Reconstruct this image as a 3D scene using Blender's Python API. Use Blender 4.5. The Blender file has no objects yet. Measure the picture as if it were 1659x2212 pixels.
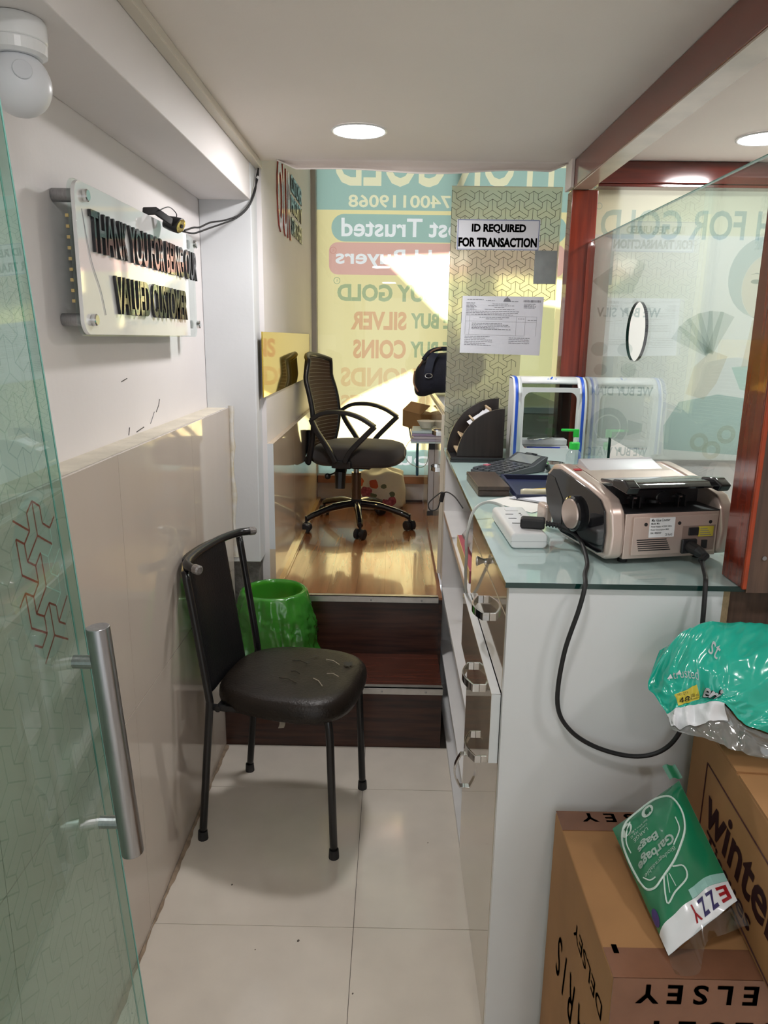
import bpy, bmesh, math, random
from mathutils import Vector, Matrix, noise as mnoise
random.seed(7)
S = bpy.context.scene
COL = S.collection
PI = math.pi

# ------------------------------------------------------------------ camera
def set_camera():
    f, pitch, yaw, roll = 1580.7, math.radians(13.39), math.radians(-.498), math.radians(.777)
    fw = Vector((math.sin(yaw)*math.cos(pitch), math.cos(yaw)*math.cos(pitch), -math.sin(pitch)))
    rt = Vector((math.cos(yaw), -math.sin(yaw), 0)); up = rt.cross(fw)
    rt2 = rt*math.cos(roll) + up*math.sin(roll); up2 = rt2.cross(fw)
    cam = bpy.data.cameras.new('camera'); cam.sensor_fit = 'HORIZONTAL'; cam.sensor_width = 36
    cam.lens = 36*f/1659; cam.clip_start = .02; cam.clip_end = 100
    o = bpy.data.objects.new('camera', cam); COL.objects.link(o)
    m = Matrix((rt2, up2, -fw)).transposed().to_4x4(); m.translation = (0, 0, 1.49)
    o.matrix_world = m; S.camera = o
set_camera()

# ------------------------------------------------------------------ world, sun, exposure
W = bpy.data.worlds.new('hazy_sky'); S.world = W; W.use_nodes = True
W.node_tree.nodes['Background'].inputs[0].default_value = (.93, .97, 1, 1)
W.node_tree.nodes['Background'].inputs[1].default_value = 1.1
SUN_DIR = Vector((-.30, -1.0, -.62)).normalized()          # direction the light travels
sun = bpy.data.lights.new('sun', 'SUN'); sun.energy = 16; sun.angle = .009; sun.color = (1, .93, .8)
so = bpy.data.objects.new('sun', sun); COL.objects.link(so); so.location = (3, 12, 8)
so.rotation_euler = SUN_DIR.to_track_quat('-Z', 'Y').to_euler()
S.view_settings.view_transform = 'Standard'; S.view_settings.look = 'None'
S.view_settings.exposure = 0.16; S.view_settings.gamma = 1; S.view_settings.use_curve_mapping = False
S.cycles.max_bounces = 10; S.cycles.diffuse_bounces = 5; S.cycles.glossy_bounces = 5
S.cycles.transparent_max_bounces = 32; S.cycles.transmission_bounces = 8
S.cycles.sample_clamp_indirect = 6; S.cycles.caustics_reflective = False; S.cycles.caustics_refractive = False
S.cycles.use_denoising = True
LAMP_POWER = 8.5
LAMP_DIM = 4.0

# ------------------------------------------------------------------ materials
MATS = {}
def newmat(name):
    m = bpy.data.materials.new(name); m.use_nodes = True; MATS[name] = m
    return m, m.node_tree.nodes, m.node_tree.links
def P(name, col, rough=.5, metal=0, spec=.5, coat=0, noise=0, nscale=8, bump=0, bscale=40, stretch=None, col2=None, trans=0, sheen=0):
    m, N, L = newmat(name); b = N['Principled BSDF']
    b.inputs['Base Color'].default_value = (*col, 1); b.inputs['Roughness'].default_value = rough
    b.inputs['Metallic'].default_value = metal; b.inputs['Specular IOR Level'].default_value = spec
    b.inputs['Coat Weight'].default_value = coat; b.inputs['Coat Roughness'].default_value = .05
    if trans: b.inputs['Transmission Weight'].default_value = trans
    if sheen: b.inputs['Sheen Weight'].default_value = sheen
    if noise or bump:
        tc = N.new('ShaderNodeTexCoord'); mp = N.new('ShaderNodeMapping'); L.new(tc.outputs['Object'], mp.inputs[0])
        if stretch: mp.inputs['Scale'].default_value = stretch
    if noise:
        n = N.new('ShaderNodeTexNoise'); n.inputs['Scale'].default_value = nscale; n.inputs['Detail'].default_value = 5
        L.new(mp.outputs[0], n.inputs['Vector'])
        r = N.new('ShaderNodeValToRGB'); L.new(n.outputs['Fac'], r.inputs[0])
        c2 = col2 or tuple(max(0, c*(1-noise)) for c in col)
        r.color_ramp.elements[0].position = .32; r.color_ramp.elements[1].position = .68
        r.color_ramp.elements[0].color = (*c2, 1); r.color_ramp.elements[1].color = (*col, 1)
        L.new(r.outputs[0], b.inputs['Base Color'])
    if bump:
        n2 = N.new('ShaderNodeTexNoise'); n2.inputs['Scale'].default_value = bscale; n2.inputs['Detail'].default_value = 4
        L.new(mp.outputs[0], n2.inputs['Vector'])
        bp = N.new('ShaderNodeBump'); bp.inputs['Strength'].default_value = bump; bp.inputs['Distance'].default_value = .005
        L.new(n2.outputs['Fac'], bp.inputs['Height']); L.new(bp.outputs[0], b.inputs['Normal'])
    return m
def glassmat(name, tint, refl=1.0, rough=0.0, base=.04):
    m, N, L = newmat(name); out = N['Material Output']; N.remove(N['Principled BSDF'])
    t = N.new('ShaderNodeBsdfTransparent'); t.inputs[0].default_value = (*tint, 1)
    g = N.new('ShaderNodeBsdfGlossy'); g.inputs['Roughness'].default_value = rough
    lw = N.new('ShaderNodeLayerWeight'); lw.inputs['Blend'].default_value = .5
    pw = N.new('ShaderNodeMath'); pw.operation = 'POWER'; pw.inputs[1].default_value = 5; L.new(lw.outputs['Facing'], pw.inputs[0])
    ma = N.new('ShaderNodeMath'); ma.operation = 'MULTIPLY_ADD'; ma.inputs[1].default_value = (1-base)*refl; ma.inputs[2].default_value = base*refl
    L.new(pw.outputs[0], ma.inputs[0])
    mx = N.new('ShaderNodeMixShader'); L.new(ma.outputs[0], mx.inputs[0]); L.new(t.outputs[0], mx.inputs[1]); L.new(g.outputs[0], mx.inputs[2])
    L.new(mx.outputs[0], out.inputs[0]); return m
def gel(name, tint):
    m, N, L = newmat(name); out = N['Material Output']; N.remove(N['Principled BSDF'])
    t = N.new('ShaderNodeBsdfTransparent'); t.inputs[0].default_value = (*tint, 1); L.new(t.outputs[0], out.inputs[0]); return m
def film(name, tcol, dcol, fac=.3, transp=0, gloss=0):
    m, N, L = newmat(name); out = N['Material Output']; N.remove(N['Principled BSDF'])
    a = N.new('ShaderNodeBsdfTranslucent'); a.inputs[0].default_value = (*tcol, 1)
    d = N.new('ShaderNodeBsdfDiffuse'); d.inputs[0].default_value = (*dcol, 1)
    mx = N.new('ShaderNodeMixShader'); mx.inputs[0].default_value = fac; L.new(a.outputs[0], mx.inputs[1]); L.new(d.outputs[0], mx.inputs[2])
    last = mx
    if transp:
        t = N.new('ShaderNodeBsdfTransparent'); m2 = N.new('ShaderNodeMixShader'); m2.inputs[0].default_value = transp
        L.new(last.outputs[0], m2.inputs[1]); L.new(t.outputs[0], m2.inputs[2]); last = m2
    if gloss:
        g = N.new('ShaderNodeBsdfGlossy'); g.inputs['Roughness'].default_value = .12; m3 = N.new('ShaderNodeMixShader'); m3.inputs[0].default_value = gloss
        L.new(last.outputs[0], m3.inputs[1]); L.new(g.outputs[0], m3.inputs[2]); last = m3
    L.new(last.outputs[0], out.inputs[0]); return m
def emit(name, col, s):
    m, N, L = newmat(name); out = N['Material Output']; N.remove(N['Principled BSDF'])
    e = N.new('ShaderNodeEmission'); e.inputs[0].default_value = (*col, 1); e.inputs[1].default_value = s; L.new(e.outputs[0], out.inputs[0]); return m
def wood(name, c1, c2, rough=.35, coat=0, axis=2, scale=14):
    st = [scale*1.0]*3; st[axis] = scale*.07
    return P(name, c1, rough, coat=coat, noise=1, nscale=2.2, stretch=tuple(st), col2=c2)

white_wall = P('wall_paint', (.76, .725, .72), .6, noise=.05, nscale=3, bump=.08, bscale=60)
ceil_paint = P('ceiling_paint', (.87, .805, .76), .7, noise=.05, nscale=2, bump=.05, bscale=90)
pillar_paint = P('pillar_paint', (.66, .68, .70), .6, noise=.06, nscale=4, bump=.1, bscale=50)
tile_floor = P('floor_tile_glaze', (.71, .655, .575), .09, spec=.5, noise=.07, nscale=9)
tile_wall = P('wall_tile_glaze', (.57, .50, .435), .05, spec=.5, noise=.05, nscale=5, stretch=(1, 1, .2))
tile_wall2 = P('platform_tile_glaze', (.66, .53, .40), .06, spec=.5, noise=.07, nscale=5, stretch=(1, 1, .2))
grout = P('grout', (.12, .10, .085), .9)
plaster = P('ledge_plaster', (.66, .61, .51), .85, noise=.18, nscale=14, bump=.5, bscale=45)
cement = P('bare_cement', (.16, .15, .14), .95, noise=.5, nscale=25, bump=.8, bscale=60)
caulk = P('dirty_caulk', (.36, .27, .19), .9, noise=.4, nscale=40, bump=.6, bscale=90)
dark_wood = wood('dark_laminate', (.075, .028, .018), (.028, .012, .009), .25, axis=0, scale=30)
plank_wood = wood('floor_laminate', (.33, .13, .05), (.22, .08, .03), .24, coat=.5, axis=1, scale=16)
red_wood = wood('polished_red_wood', (.22, .030, .012), (.115, .016, .008), .22, coat=.5, axis=2, scale=26)
red_wood_y = wood('polished_red_beam', (.19, .030, .012), (.11, .018, .009), .22, coat=.4, axis=1, scale=26)
red_wood_x = wood('polished_red_cross', (.15, .020, .012), (.075, .012, .009), .16, coat=.6, axis=0, scale=26)
orange_wood = P('orange_varnish', (.42, .055, .012), .35, noise=.3, nscale=30)
soffit_reflect = P('reflected_pale_soffit', (.55, .44, .34), .3, coat=.3, noise=.25, nscale=10)
ply = wood('dark_plywood', (.135, .075, .05), (.07, .04, .03), .75, axis=2, scale=40)
ply_edge = P('plywood_edge', (.45, .32, .18), .8, noise=.4, nscale=60, stretch=(40, 40, 2))
alu = P('aluminium_nosing', (.62, .60, .57), .35, metal=.9, noise=.15, nscale=30)
steel = P('brushed_steel', (.42, .42, .43), .28, metal=1, noise=.2, nscale=40, stretch=(8, 8, .3))
chrome = P('chrome', (.72, .72, .72), .08, metal=1)
white_lam = P('white_laminate', (.74, .76, .77), .3, noise=.04, nscale=6, bump=.03, bscale=20)
white_board = P('white_board', (.72, .715, .71), .4, noise=.06, nscale=8)
beige_lam = P('glossy_beige_laminate', (.46, .385, .295), .06, coat=.5, noise=.08, nscale=5, stretch=(1, .3, 6))
counter_glass = P('green_glass_top', (.46, .60, .585), .03, spec=.6, coat=.4)
glass_edge = P('green_glass_edge', (.006, .035, .03), .06, spec=.6)
clear_glass = glassmat('clear_glass', (.93, .975, .965))
front_glass = glassmat('front_pane_glass', (.98, .99, .985), refl=.7)
partition_glass = glassmat('partition_glass', (.90, .955, .945), refl=1.3, base=.05)
door_glass = glassmat('green_door_glass', (.76, .90, .86), refl=1.0, base=.07)
edge_green = P('glass_edge_green', (.16, .36, .31), .1, spec=.6)
print_black = P('black_print', (.012, .012, .014), .5)
print_grey = P('grey_print', (.2, .2, .23), .6)
print_blue = P('blue_print', (.09, .12, .3), .5)
paper = P('white_paper', (.72, .74, .80), .7)
paper2 = P('cream_paper', (.72, .72, .68), .7)
black_plastic = P('black_plastic', (.016, .016, .018), .35)
black_gloss = P('glossy_black_plastic', (.008, .008, .010), .05, coat=.6)
black_rubber = P('black_rubber', (.012, .012, .013), .55)
white_plastic = P('white_plastic', (.78, .79, .80), .25)
grey_plastic = P('grey_plastic', (.42, .44, .46), .35)
blue_plastic = P('blue_tape', (.02, .10, .62), .35)
leather = P('black_leatherette', (.007, .007, .008), .36, spec=.3, bump=.25, bscale=220)
leather_worn = P('worn_leatherette', (.016, .011, .008), .36, spec=.35, bump=.3, bscale=150, noise=.4, nscale=20)
black_tube = P('black_painted_tube', (.012, .012, .013), .25, noise=.3, nscale=50)
foam = P('torn_backing', (.45, .40, .32), .95, noise=.3, nscale=60)
mesh_fab = P('chair_mesh_fabric', (.075, .042, .028), .75, bump=.2, bscale=300)
seat_fab = P('chair_seat_fabric', (.035, .028, .026), .9, sheen=.3, bump=.2, bscale=300)
pale_thread = P('pale_thread', (.35, .31, .27), .7)
carton = P('brown_cardboard', (.40, .205, .080), .75, noise=.16, nscale=7, bump=.12, bscale=30)
carton_tape = P('brown_packing_tape', (.23, .105, .06), .22, noise=.15, nscale=20)
maroon_print = P('maroon_print', (.055, .012, .014), .7)
champagne = P('champagne_metallic_plastic', (.70, .565, .50), .3, metal=.55, coat=.3)
navy = P('navy_plastic', (.012, .018, .06), .45)
navy_fab = P('navy_fabric', (.012, .014, .030), .8, noise=.4, nscale=20, bump=.3, bscale=120)
strap_fab = P('navy_leather_strap', (.02, .025, .05), .4)
brown_trim = P('brown_zip', (.20, .10, .06), .5)
dark_box = wood('dark_walnut', (.085, .055, .04), (.045, .03, .024), .35, axis=1, scale=30)
org_wood = wood('wenge_board', (.030, .021, .019), (.015, .011, .010), .3, axis=2, scale=34)
light_edge = P('light_wood_edge', (.55, .42, .27), .6)
green_pump = P('green_plastic', (.03, .62, .07), .35)
clear_plastic = glassmat('clear_plastic', (.93, .95, .95), refl=1.0, rough=.08, base=.08)
green_pack = P('green_print_film', (.010, .19, .085), .22, spec=.6, coat=.4, bump=.25, bscale=14)
teal_pack = P('teal_print_film', (.010, .42, .31), .2, spec=.6, coat=.4, bump=.12, bscale=30)
white_pack = P('white_print_film', (.74, .76, .78), .25, coat=.4)
yellow_ink = P('yellow_sticker', (.62, .52, .06), .4)
red_ink = P('red_print', (.55, .02, .03), .4)
pale_ink = P('pale_print', (.62, .74, .68), .4)
teal_ink = P('pale_teal_print', (.30, .55, .50), .4)
purple_ink = P('purple_print', (.07, .05, .22), .4)
gold_mirror = P('gold_mirror_acrylic', (.78, .55, .09), .04, metal=.85)
white_acrylic = P('white_acrylic', (.80, .80, .80), .035, spec=.7, coat=.7)
letter_mirror = P('black_mirror_acrylic', (.10, .10, .10), .04, metal=.8)
letter_gloss = P('gloss_black_acrylic', (.012, .012, .012), .12, coat=.5)
letter_black = P('black_acrylic', (.01, .01, .012), .15)
red_acrylic = P('red_mirror_acrylic', (.42, .10, .08), .1, metal=.55)
silver_line = P('pattern_line', (.16, .14, .10), .2, metal=.6)
lamp_glow = emit('led_diffuser', (1, .99, .98), 16)
plat_white = P('kick_wall_paint', (.60, .56, .55), .6, noise=.06, nscale=6)
sill_brown = wood('sill_wood', (.36, .16, .08), (.25, .10, .05), .4, axis=0)
gold_trim = P('gold_skirting', (.50, .31, .12), .18, coat=.5)
bin_yellow = P('yellow_bin_mesh', (.30, .26, .04), .6)

def green_bag_mat():
    m, N, L = newmat('green_bag_film'); out = N['Material Output']; N.remove(N['Principled BSDF'])
    t = N.new('ShaderNodeBsdfTransparent'); t.inputs[0].default_value = (.45, .9, .3, 1)
    tr = N.new('ShaderNodeBsdfTranslucent'); tr.inputs[0].default_value = (.22, .95, .14, 1)
    d = N.new('ShaderNodeBsdfDiffuse'); d.inputs[0].default_value = (.12, .72, .08, 1)
    g = N.new('ShaderNodeBsdfGlossy'); g.inputs['Roughness'].default_value = .18
    tc = N.new('ShaderNodeTexCoord'); nz = N.new('ShaderNodeTexNoise'); nz.noise_type = 'RIDGED_MULTIFRACTAL'; nz.inputs['Scale'].default_value = 9; nz.inputs['Detail'].default_value = 3
    L.new(tc.outputs['Object'], nz.inputs['Vector']); bp = N.new('ShaderNodeBump'); bp.inputs['Strength'].default_value = .9; bp.inputs['Distance'].default_value = .02; L.new(nz.outputs['Fac'], bp.inputs['Height'])
    for nd in (tr, d, g): L.new(bp.outputs[0], nd.inputs['Normal'])
    a = N.new('ShaderNodeMixShader'); a.inputs[0].default_value = .5; L.new(tr.outputs[0], a.inputs[1]); L.new(d.outputs[0], a.inputs[2])
    b = N.new('ShaderNodeMixShader'); b.inputs[0].default_value = .5; L.new(a.outputs[0], b.inputs[1]); L.new(t.outputs[0], b.inputs[2])
    lw = N.new('ShaderNodeLayerWeight'); lw.inputs['Blend'].default_value = .25
    c = N.new('ShaderNodeMixShader'); fx = N.new('ShaderNodeMath'); fx.operation = 'ADD'; fx.inputs[1].default_value = .07; L.new(lw.outputs['Fresnel'], fx.inputs[0]); L.new(fx.outputs[0], c.inputs[0]); L.new(b.outputs[0], c.inputs[1]); L.new(g.outputs[0], c.inputs[2])
    L.new(c.outputs[0], out.inputs[0]); return m
green_bag = green_bag_mat()

def floral_mat():
    m, N, L = newmat('rose_print_bag'); b = N['Principled BSDF']; b.inputs['Roughness'].default_value = .45
    tc = N.new('ShaderNodeTexCoord')
    nz = N.new('ShaderNodeTexNoise'); nz.inputs['Scale'].default_value = 30; L.new(tc.outputs['Object'], nz.inputs['Vector'])
    vo = N.new('ShaderNodeTexVoronoi'); vo.inputs['Scale'].default_value = 60; L.new(tc.outputs['Object'], vo.inputs['Vector'])
    rp = N.new('ShaderNodeValToRGB'); L.new(vo.outputs['Distance'], rp.inputs[0])
    rp.color_ramp.elements[0].color = (.62, .16, .20, 1); rp.color_ramp.elements[1].color = (.22, .02, .05, 1)
    prev = None
    base = N.new('ShaderNodeRGB'); base.outputs[0].default_value = (.78, .75, .68, 1); prev = base.outputs[0]
    spots = [(-.075, .105, .034, 'r'), (.045, .03, .036, 'r'), (.078, .055, .027, 'r'), (-.03, .16, .026, 'o'), (-.12, .17, .03, 'o'), (-.085, .04, .018, 'g'),
             (-.03, .085, .02, 'g'), (.005, .05, .018, 'g'), (.03, .15, .016, 'g'), (.08, .10, .015, 'g'), (-.115, .07, .014, 'r'), (-.04, .03, .015, 'g')]
    for x, z, r, k in spots:
        sx = N.new('ShaderNodeVectorMath'); sx.operation = 'MULTIPLY'; L.new(tc.outputs['Object'], sx.inputs[0]); sx.inputs[1].default_value = (1, 0, 1)
        d = N.new('ShaderNodeVectorMath'); d.operation = 'DISTANCE'; L.new(sx.outputs[0], d.inputs[0]); d.inputs[1].default_value = (x, 0, z)
        w = N.new('ShaderNodeMath'); w.operation = 'MULTIPLY_ADD'; L.new(nz.outputs['Fac'], w.inputs[0]); w.inputs[1].default_value = .03; w.inputs[2].default_value = r-.015
        lt = N.new('ShaderNodeMath'); lt.operation = 'LESS_THAN'; L.new(d.outputs['Value'], lt.inputs[0]); L.new(w.outputs[0], lt.inputs[1])
        mx = N.new('ShaderNodeMix'); mx.data_type = 'RGBA'; L.new(lt.outputs[0], mx.inputs[0]); L.new(prev, mx.inputs[6])
        if k == 'r': L.new(rp.outputs[0], mx.inputs[7])
        else: mx.inputs[7].default_value = (.16, .18, .10, 1) if k == 'g' else (.65, .12, .04, 1)
        prev = mx.outputs[2]
    L.new(prev, b.inputs['Base Color']); return m
floral = floral_mat()

# ------------------------------------------------------------------ mesh helpers
class MB:
    def __init__(s, M=None): s.v = []; s.f = []; s.M = M
    def add(s, vs, fs):
        o = len(s.v); s.v += [Vector(p) for p in vs]; s.f += [[i+o for i in f] for f in fs]; return s
    def box(s, x0, x1, y0, y1, z0, z1):
        vs = [(x, y, z) for z in (z0, z1) for y in (y0, y1) for x in (x0, x1)]
        return s.add(vs, [(0, 2, 3, 1), (4, 5, 7, 6), (0, 1, 5, 4), (2, 6, 7, 3), (0, 4, 6, 2), (1, 3, 7, 5)])
    def obox(s, c, size, R=None):
        a, b, d = [k/2 for k in size]; c = Vector(c)
        vs = [(x, y, z) for z in (-d, d) for y in (-b, b) for x in (-a, a)]
        vs = [c+((R @ Vector(p)) if R else Vector(p)) for p in vs]
        return s.add(vs, [(0, 2, 3, 1), (4, 5, 7, 6), (0, 1, 5, 4), (2, 6, 7, 3), (0, 4, 6, 2), (1, 3, 7, 5)])
    def prism(s, poly, h, O=(0, 0, 0), u=(1, 0, 0), v=(0, 1, 0)):
        O, u, v = Vector(O), Vector(u), Vector(v); n = u.cross(v).normalized()*h; k = len(poly)
        a = [O+u*p[0]+v*p[1] for p in poly]
        return s.add(a+[p+n for p in a], [list(range(k))[::-1], list(range(k, 2*k))]+[(i, (i+1) % k, k+(i+1) % k, k+i) for i in range(k)])
    def tube(s, pts, r, seg=8, cap=True, flat=None):
        pts = [Vector(p) for p in pts]; n = len(pts); rr = r if isinstance(r, (list, tuple)) else [r]*n
        t0 = (pts[1]-pts[0]).normalized(); a = t0.orthogonal().normalized()
        if flat is not None: a = (Vector(flat)-t0*t0.dot(Vector(flat))).normalized()
        vs = []
        for i in range(n):
            t = (pts[min(i+1, n-1)]-pts[max(i-1, 0)]).normalized()
            a = (a-t*a.dot(t)).normalized(); b = t.cross(a)
            for k in range(seg):
                an = 2*PI*k/seg; vs.append(pts[i]+(a*math.cos(an)+b*math.sin(an))*rr[i])
        fs = [(i*seg+k, i*seg+(k+1) % seg, (i+1)*seg+(k+1) % seg, (i+1)*seg+k) for i in range(n-1) for k in range(seg)]
        if cap: fs += [list(range(seg))[::-1], [(n-1)*seg+k for k in range(seg)]]
        return s.add(vs, fs)
    def strip(s, pts, w, t, wdir):
        # rectangular-section bar along pts; wdir = direction of the wide side
        pts = [Vector(p) for p in pts]; n = len(pts); wd = Vector(wdir).normalized(); vs = []
        for i in range(n):
            tg = (pts[min(i+1, n-1)]-pts[max(i-1, 0)]).normalized(); b = tg.cross(wd).normalized()
            for (p, q) in ((-1, -1), (1, -1), (1, 1), (-1, 1)): vs.append(pts[i]+wd*(p*w/2)+b*(q*t/2))
        fs = [(i*4+k, i*4+(k+1) % 4, i*4+4+(k+1) % 4, i*4+4+k) for i in range(n-1) for k in range(4)]
        return s.add(vs, fs+[[3, 2, 1, 0], [(n-1)*4+k for k in range(4)]])
    def lathe(s, prof, c=(0, 0, 0), axis=(0, 0, 1), seg=24, ell=1):
        c = Vector(c); ax = Vector(axis).normalized(); a = ax.orthogonal().normalized(); b = ax.cross(a); vs = []
        for r, h in prof:
            for k in range(seg):
                an = 2*PI*k/seg; vs.append(c+ax*h+(a*math.cos(an)+b*math.sin(an)*ell)*r)
        n = len(prof); fs = [(i*seg+k, i*seg+(k+1) % seg, (i+1)*seg+(k+1) % seg, (i+1)*seg+k) for i in range(n-1) for k in range(seg)]
        fs += [list(range(seg))[::-1], [(n-1)*seg+k for k in range(seg)]]
        return s.add(vs, fs)
    def grid(s, fn, nu, nv, closed=False):
        vs = [fn(i/nu if not closed else i/nu, j/nv) for j in range(nv+1) for i in range(nu+(0 if closed else 1))]
        w = nu if closed else nu+1
        fs = [(j*w+i, j*w+(i+1) % w, (j+1)*w+(i+1) % w, (j+1)*w+i) for j in range(nv) for i in range(nu)]
        return s.add(vs, fs)
    def build(s, name, mat, root=None, parent=None, smooth=False, bevel=0, seg=2, solid=0, sub=0, recalc=True):
        vs = [s.M @ p for p in s.v] if s.M else s.v
        off = root.location if root is not None else Vector((0, 0, 0))
        me = bpy.data.meshes.new(name); me.from_pydata([tuple(p-off) for p in vs], [], s.f); me.materials.append(mat)
        if recalc:
            bm = bmesh.new(); bm.from_mesh(me); bmesh.ops.recalc_face_normals(bm, faces=bm.faces); bm.to_mesh(me); bm.free()
        o = bpy.data.objects.new(name, me); COL.objects.link(o)
        if parent is None: parent = root
        if parent is not None: o.parent = parent
        if smooth:
            me.polygons.foreach_set('use_smooth', [True]*len(me.polygons))
        if solid:
            md = o.modifiers.new('s', 'SOLIDIFY'); md.thickness = solid; md.offset = 0
        if sub:
            md = o.modifiers.new('u', 'SUBSURF'); md.levels = sub; md.render_levels = sub
        if bevel:
            md = o.modifiers.new('b', 'BEVEL'); md.width = bevel; md.segments = seg; md.limit_method = 'ANGLE'; md.angle_limit = .6
            if smooth is False:
                me.polygons.foreach_set('use_smooth', [True]*len(me.polygons)); 
                md.harden_normals = True
        return o
def tag(o, label, cat, group=None):
    o['label'] = label; o['category'] = cat
    if group: o['group'] = group
    return o
def thing(name, label, cat, loc, group=None):
    o = bpy.data.objects.new(name, None); COL.objects.link(o); o.location = loc; o.empty_display_size = .05
    return tag(o, label, cat, group)
def struct(o): o['kind'] = 'structure'; return o
def sroot(name, loc):
    o = bpy.data.objects.new(name, None); COL.objects.link(o); o.location = loc; o['kind'] = 'structure'; return o
def bez(p, n=10):
    # catmull-rom through points
    p = [Vector(q) for q in p]; out = []
    for i in range(len(p)-1):
        a = p[max(i-1, 0)]; b = p[i]; c = p[i+1]; d = p[min(i+2, len(p)-1)]
        for k in range(n):
            t = k/n; out.append(.5*((2*b)+(c-a)*t+(2*a-5*b+4*c-d)*t*t+(3*b-a-3*c+d)*t**3))
    return out+[p[-1]]
_tc = {}
def text2d(s, bold=.0, spacing=1.0):
    key = (s, bold, spacing)
    if key in _tc: return _tc[key]
    cu = bpy.data.curves.new('t', 'FONT'); cu.body = s; cu.offset = bold; cu.resolution_u = 3; cu.space_character = spacing
    ob = bpy.data.objects.new('t', cu); COL.objects.link(ob)
    dg = bpy.context.evaluated_depsgraph_get(); me = bpy.data.meshes.new_from_object(ob.evaluated_get(dg))
    bm = bmesh.new(); bm.from_mesh(me); bmesh.ops.remove_doubles(bm, verts=bm.verts, dist=1e-6)
    bm.verts.index_update()
    vs = [(v.co.x, v.co.y) for v in bm.verts]; fs = [[v.index for v in f.verts] for f in bm.faces]
    bd = [e for e in bm.edges if len(e.link_faces) == 1]
    nb = {}
    for e in bd:
        a, b = e.verts[0].index, e.verts[1].index; nb.setdefault(a, []).append(b); nb.setdefault(b, []).append(a)
    loops = []; seen = set()
    for a in nb:
        if a in seen: continue
        lp = [a]; seen.add(a); cur = a
        while True:
            nx = [q for q in nb[cur] if q not in seen]
            if not nx: break
            cur = nx[0]; seen.add(cur); lp.append(cur)
        if len(lp) > 2: loops.append([vs[i] for i in lp])
    isl = []; left = set(range(len(bm.faces))); bm.faces.ensure_lookup_table()
    while left:
        st = [left.pop()]; comp = []
        while st:
            f = bm.faces[st.pop()]; comp.append(f.index)
            for v in f.verts:
                for g in v.link_faces:
                    if g.index in left: left.remove(g.index); st.append(g.index)
        isl.append(comp)
    bm.free(); bpy.data.objects.remove(ob); bpy.data.curves.remove(cu); bpy.data.meshes.remove(me)
    x0 = min(v[0] for v in vs); x1 = max(v[0] for v in vs); y0 = min(v[1] for v in vs); y1 = max(v[1] for v in vs)
    if y1-y0 < .05: y1 = y0+.05
    nm = lambda p: ((p[0]-x0)/(x1-x0), (p[1]-y0)/(y1-y0))
    _tc[key] = ([nm(v) for v in vs], fs, [[nm(p) for p in l] for l in loops], isl); return _tc[key]
def text(name, s, mat, O, u, v, Wd, H, root=None, parent=None, thick=.0008, bold=.0, split=False, shear=0, fn=None, spacing=1.0):
    vs, fs, loops, isl = text2d(s, bold, spacing); O, u, v = Vector(O), Vector(u).normalized(), Vector(v).normalized(); n = u.cross(v)
    mp = (lambda p, t: fn(p[0], p[1], t)) if fn else (lambda p, t: O+u*(p[0]*Wd+shear*p[1]*H)+v*(p[1]*H)+n*t)
    outs = []
    for comp in (isl if split else [sum(isl, [])]):
        ids = sorted({i for k in comp for i in fs[k]}); ix = {a: b for b, a in enumerate(ids)}; m = len(ids)
        mb = MB(); ff = [[ix[i] for i in fs[k]] for k in comp]
        a = [mp(vs[i], 0) for i in ids]; b = [mp(vs[i], thick) for i in ids]
        cnt = {}
        for f in ff:
            for i in range(len(f)):
                e = tuple(sorted((f[i], f[(i+1) % len(f)]))); cnt[e] = cnt.get(e, 0)+1
        side = [(p, q, q+m, p+m) for (p, q), c in cnt.items() if c == 1]
        mb.add(a+b, [f[::-1] for f in ff]+[[i+m for i in f] for f in ff]+side)
        outs.append(mb.build(name, mat, root, parent))
    return outs
def fill2d(polys, O, u, v, thick=0):
    cu = bpy.data.curves.new('c', 'CURVE'); cu.dimensions = '2D'; cu.fill_mode = 'BOTH'
    for p in polys:
        sp = cu.splines.new('POLY'); sp.points.add(len(p)-1); sp.use_cyclic_u = True
        for i, q in enumerate(p): sp.points[i].co = (q[0], q[1], 0, 1)
    cu.extrude = thick/2
    ob = bpy.data.objects.new('c', cu); COL.objects.link(ob)
    dg = bpy.context.evaluated_depsgraph_get(); me = bpy.data.meshes.new_from_object(ob.evaluated_get(dg))
    O, u, v = Vector(O), Vector(u), Vector(v); n = u.cross(v)
    mb = MB(); mb.add([O+u*q.co.x+v*q.co.y+n*q.co.z for q in me.vertices], [list(f.vertices) for f in me.polygons])
    bpy.data.objects.remove(ob); bpy.data.curves.remove(cu); bpy.data.meshes.remove(me); return mb
def rrect(x0, x1, y0, y1, r, n=6):
    out = []
    for cx, cy, a0 in ((x1-r, y1-r, 0), (x0+r, y1-r, 90), (x0+r, y0+r, 180), (x1-r, y0+r, 270)):
        for k in range(n+1):
            a = math.radians(a0+90*k/n); out.append((cx+r*math.cos(a), cy+r*math.sin(a)))
    return out
def circ(cx, cy, r, n=28, ry=None): return [(cx+r*math.cos(2*PI*k/n), cy+(ry or r)*math.sin(2*PI*k/n)) for k in range(n)]

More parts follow.
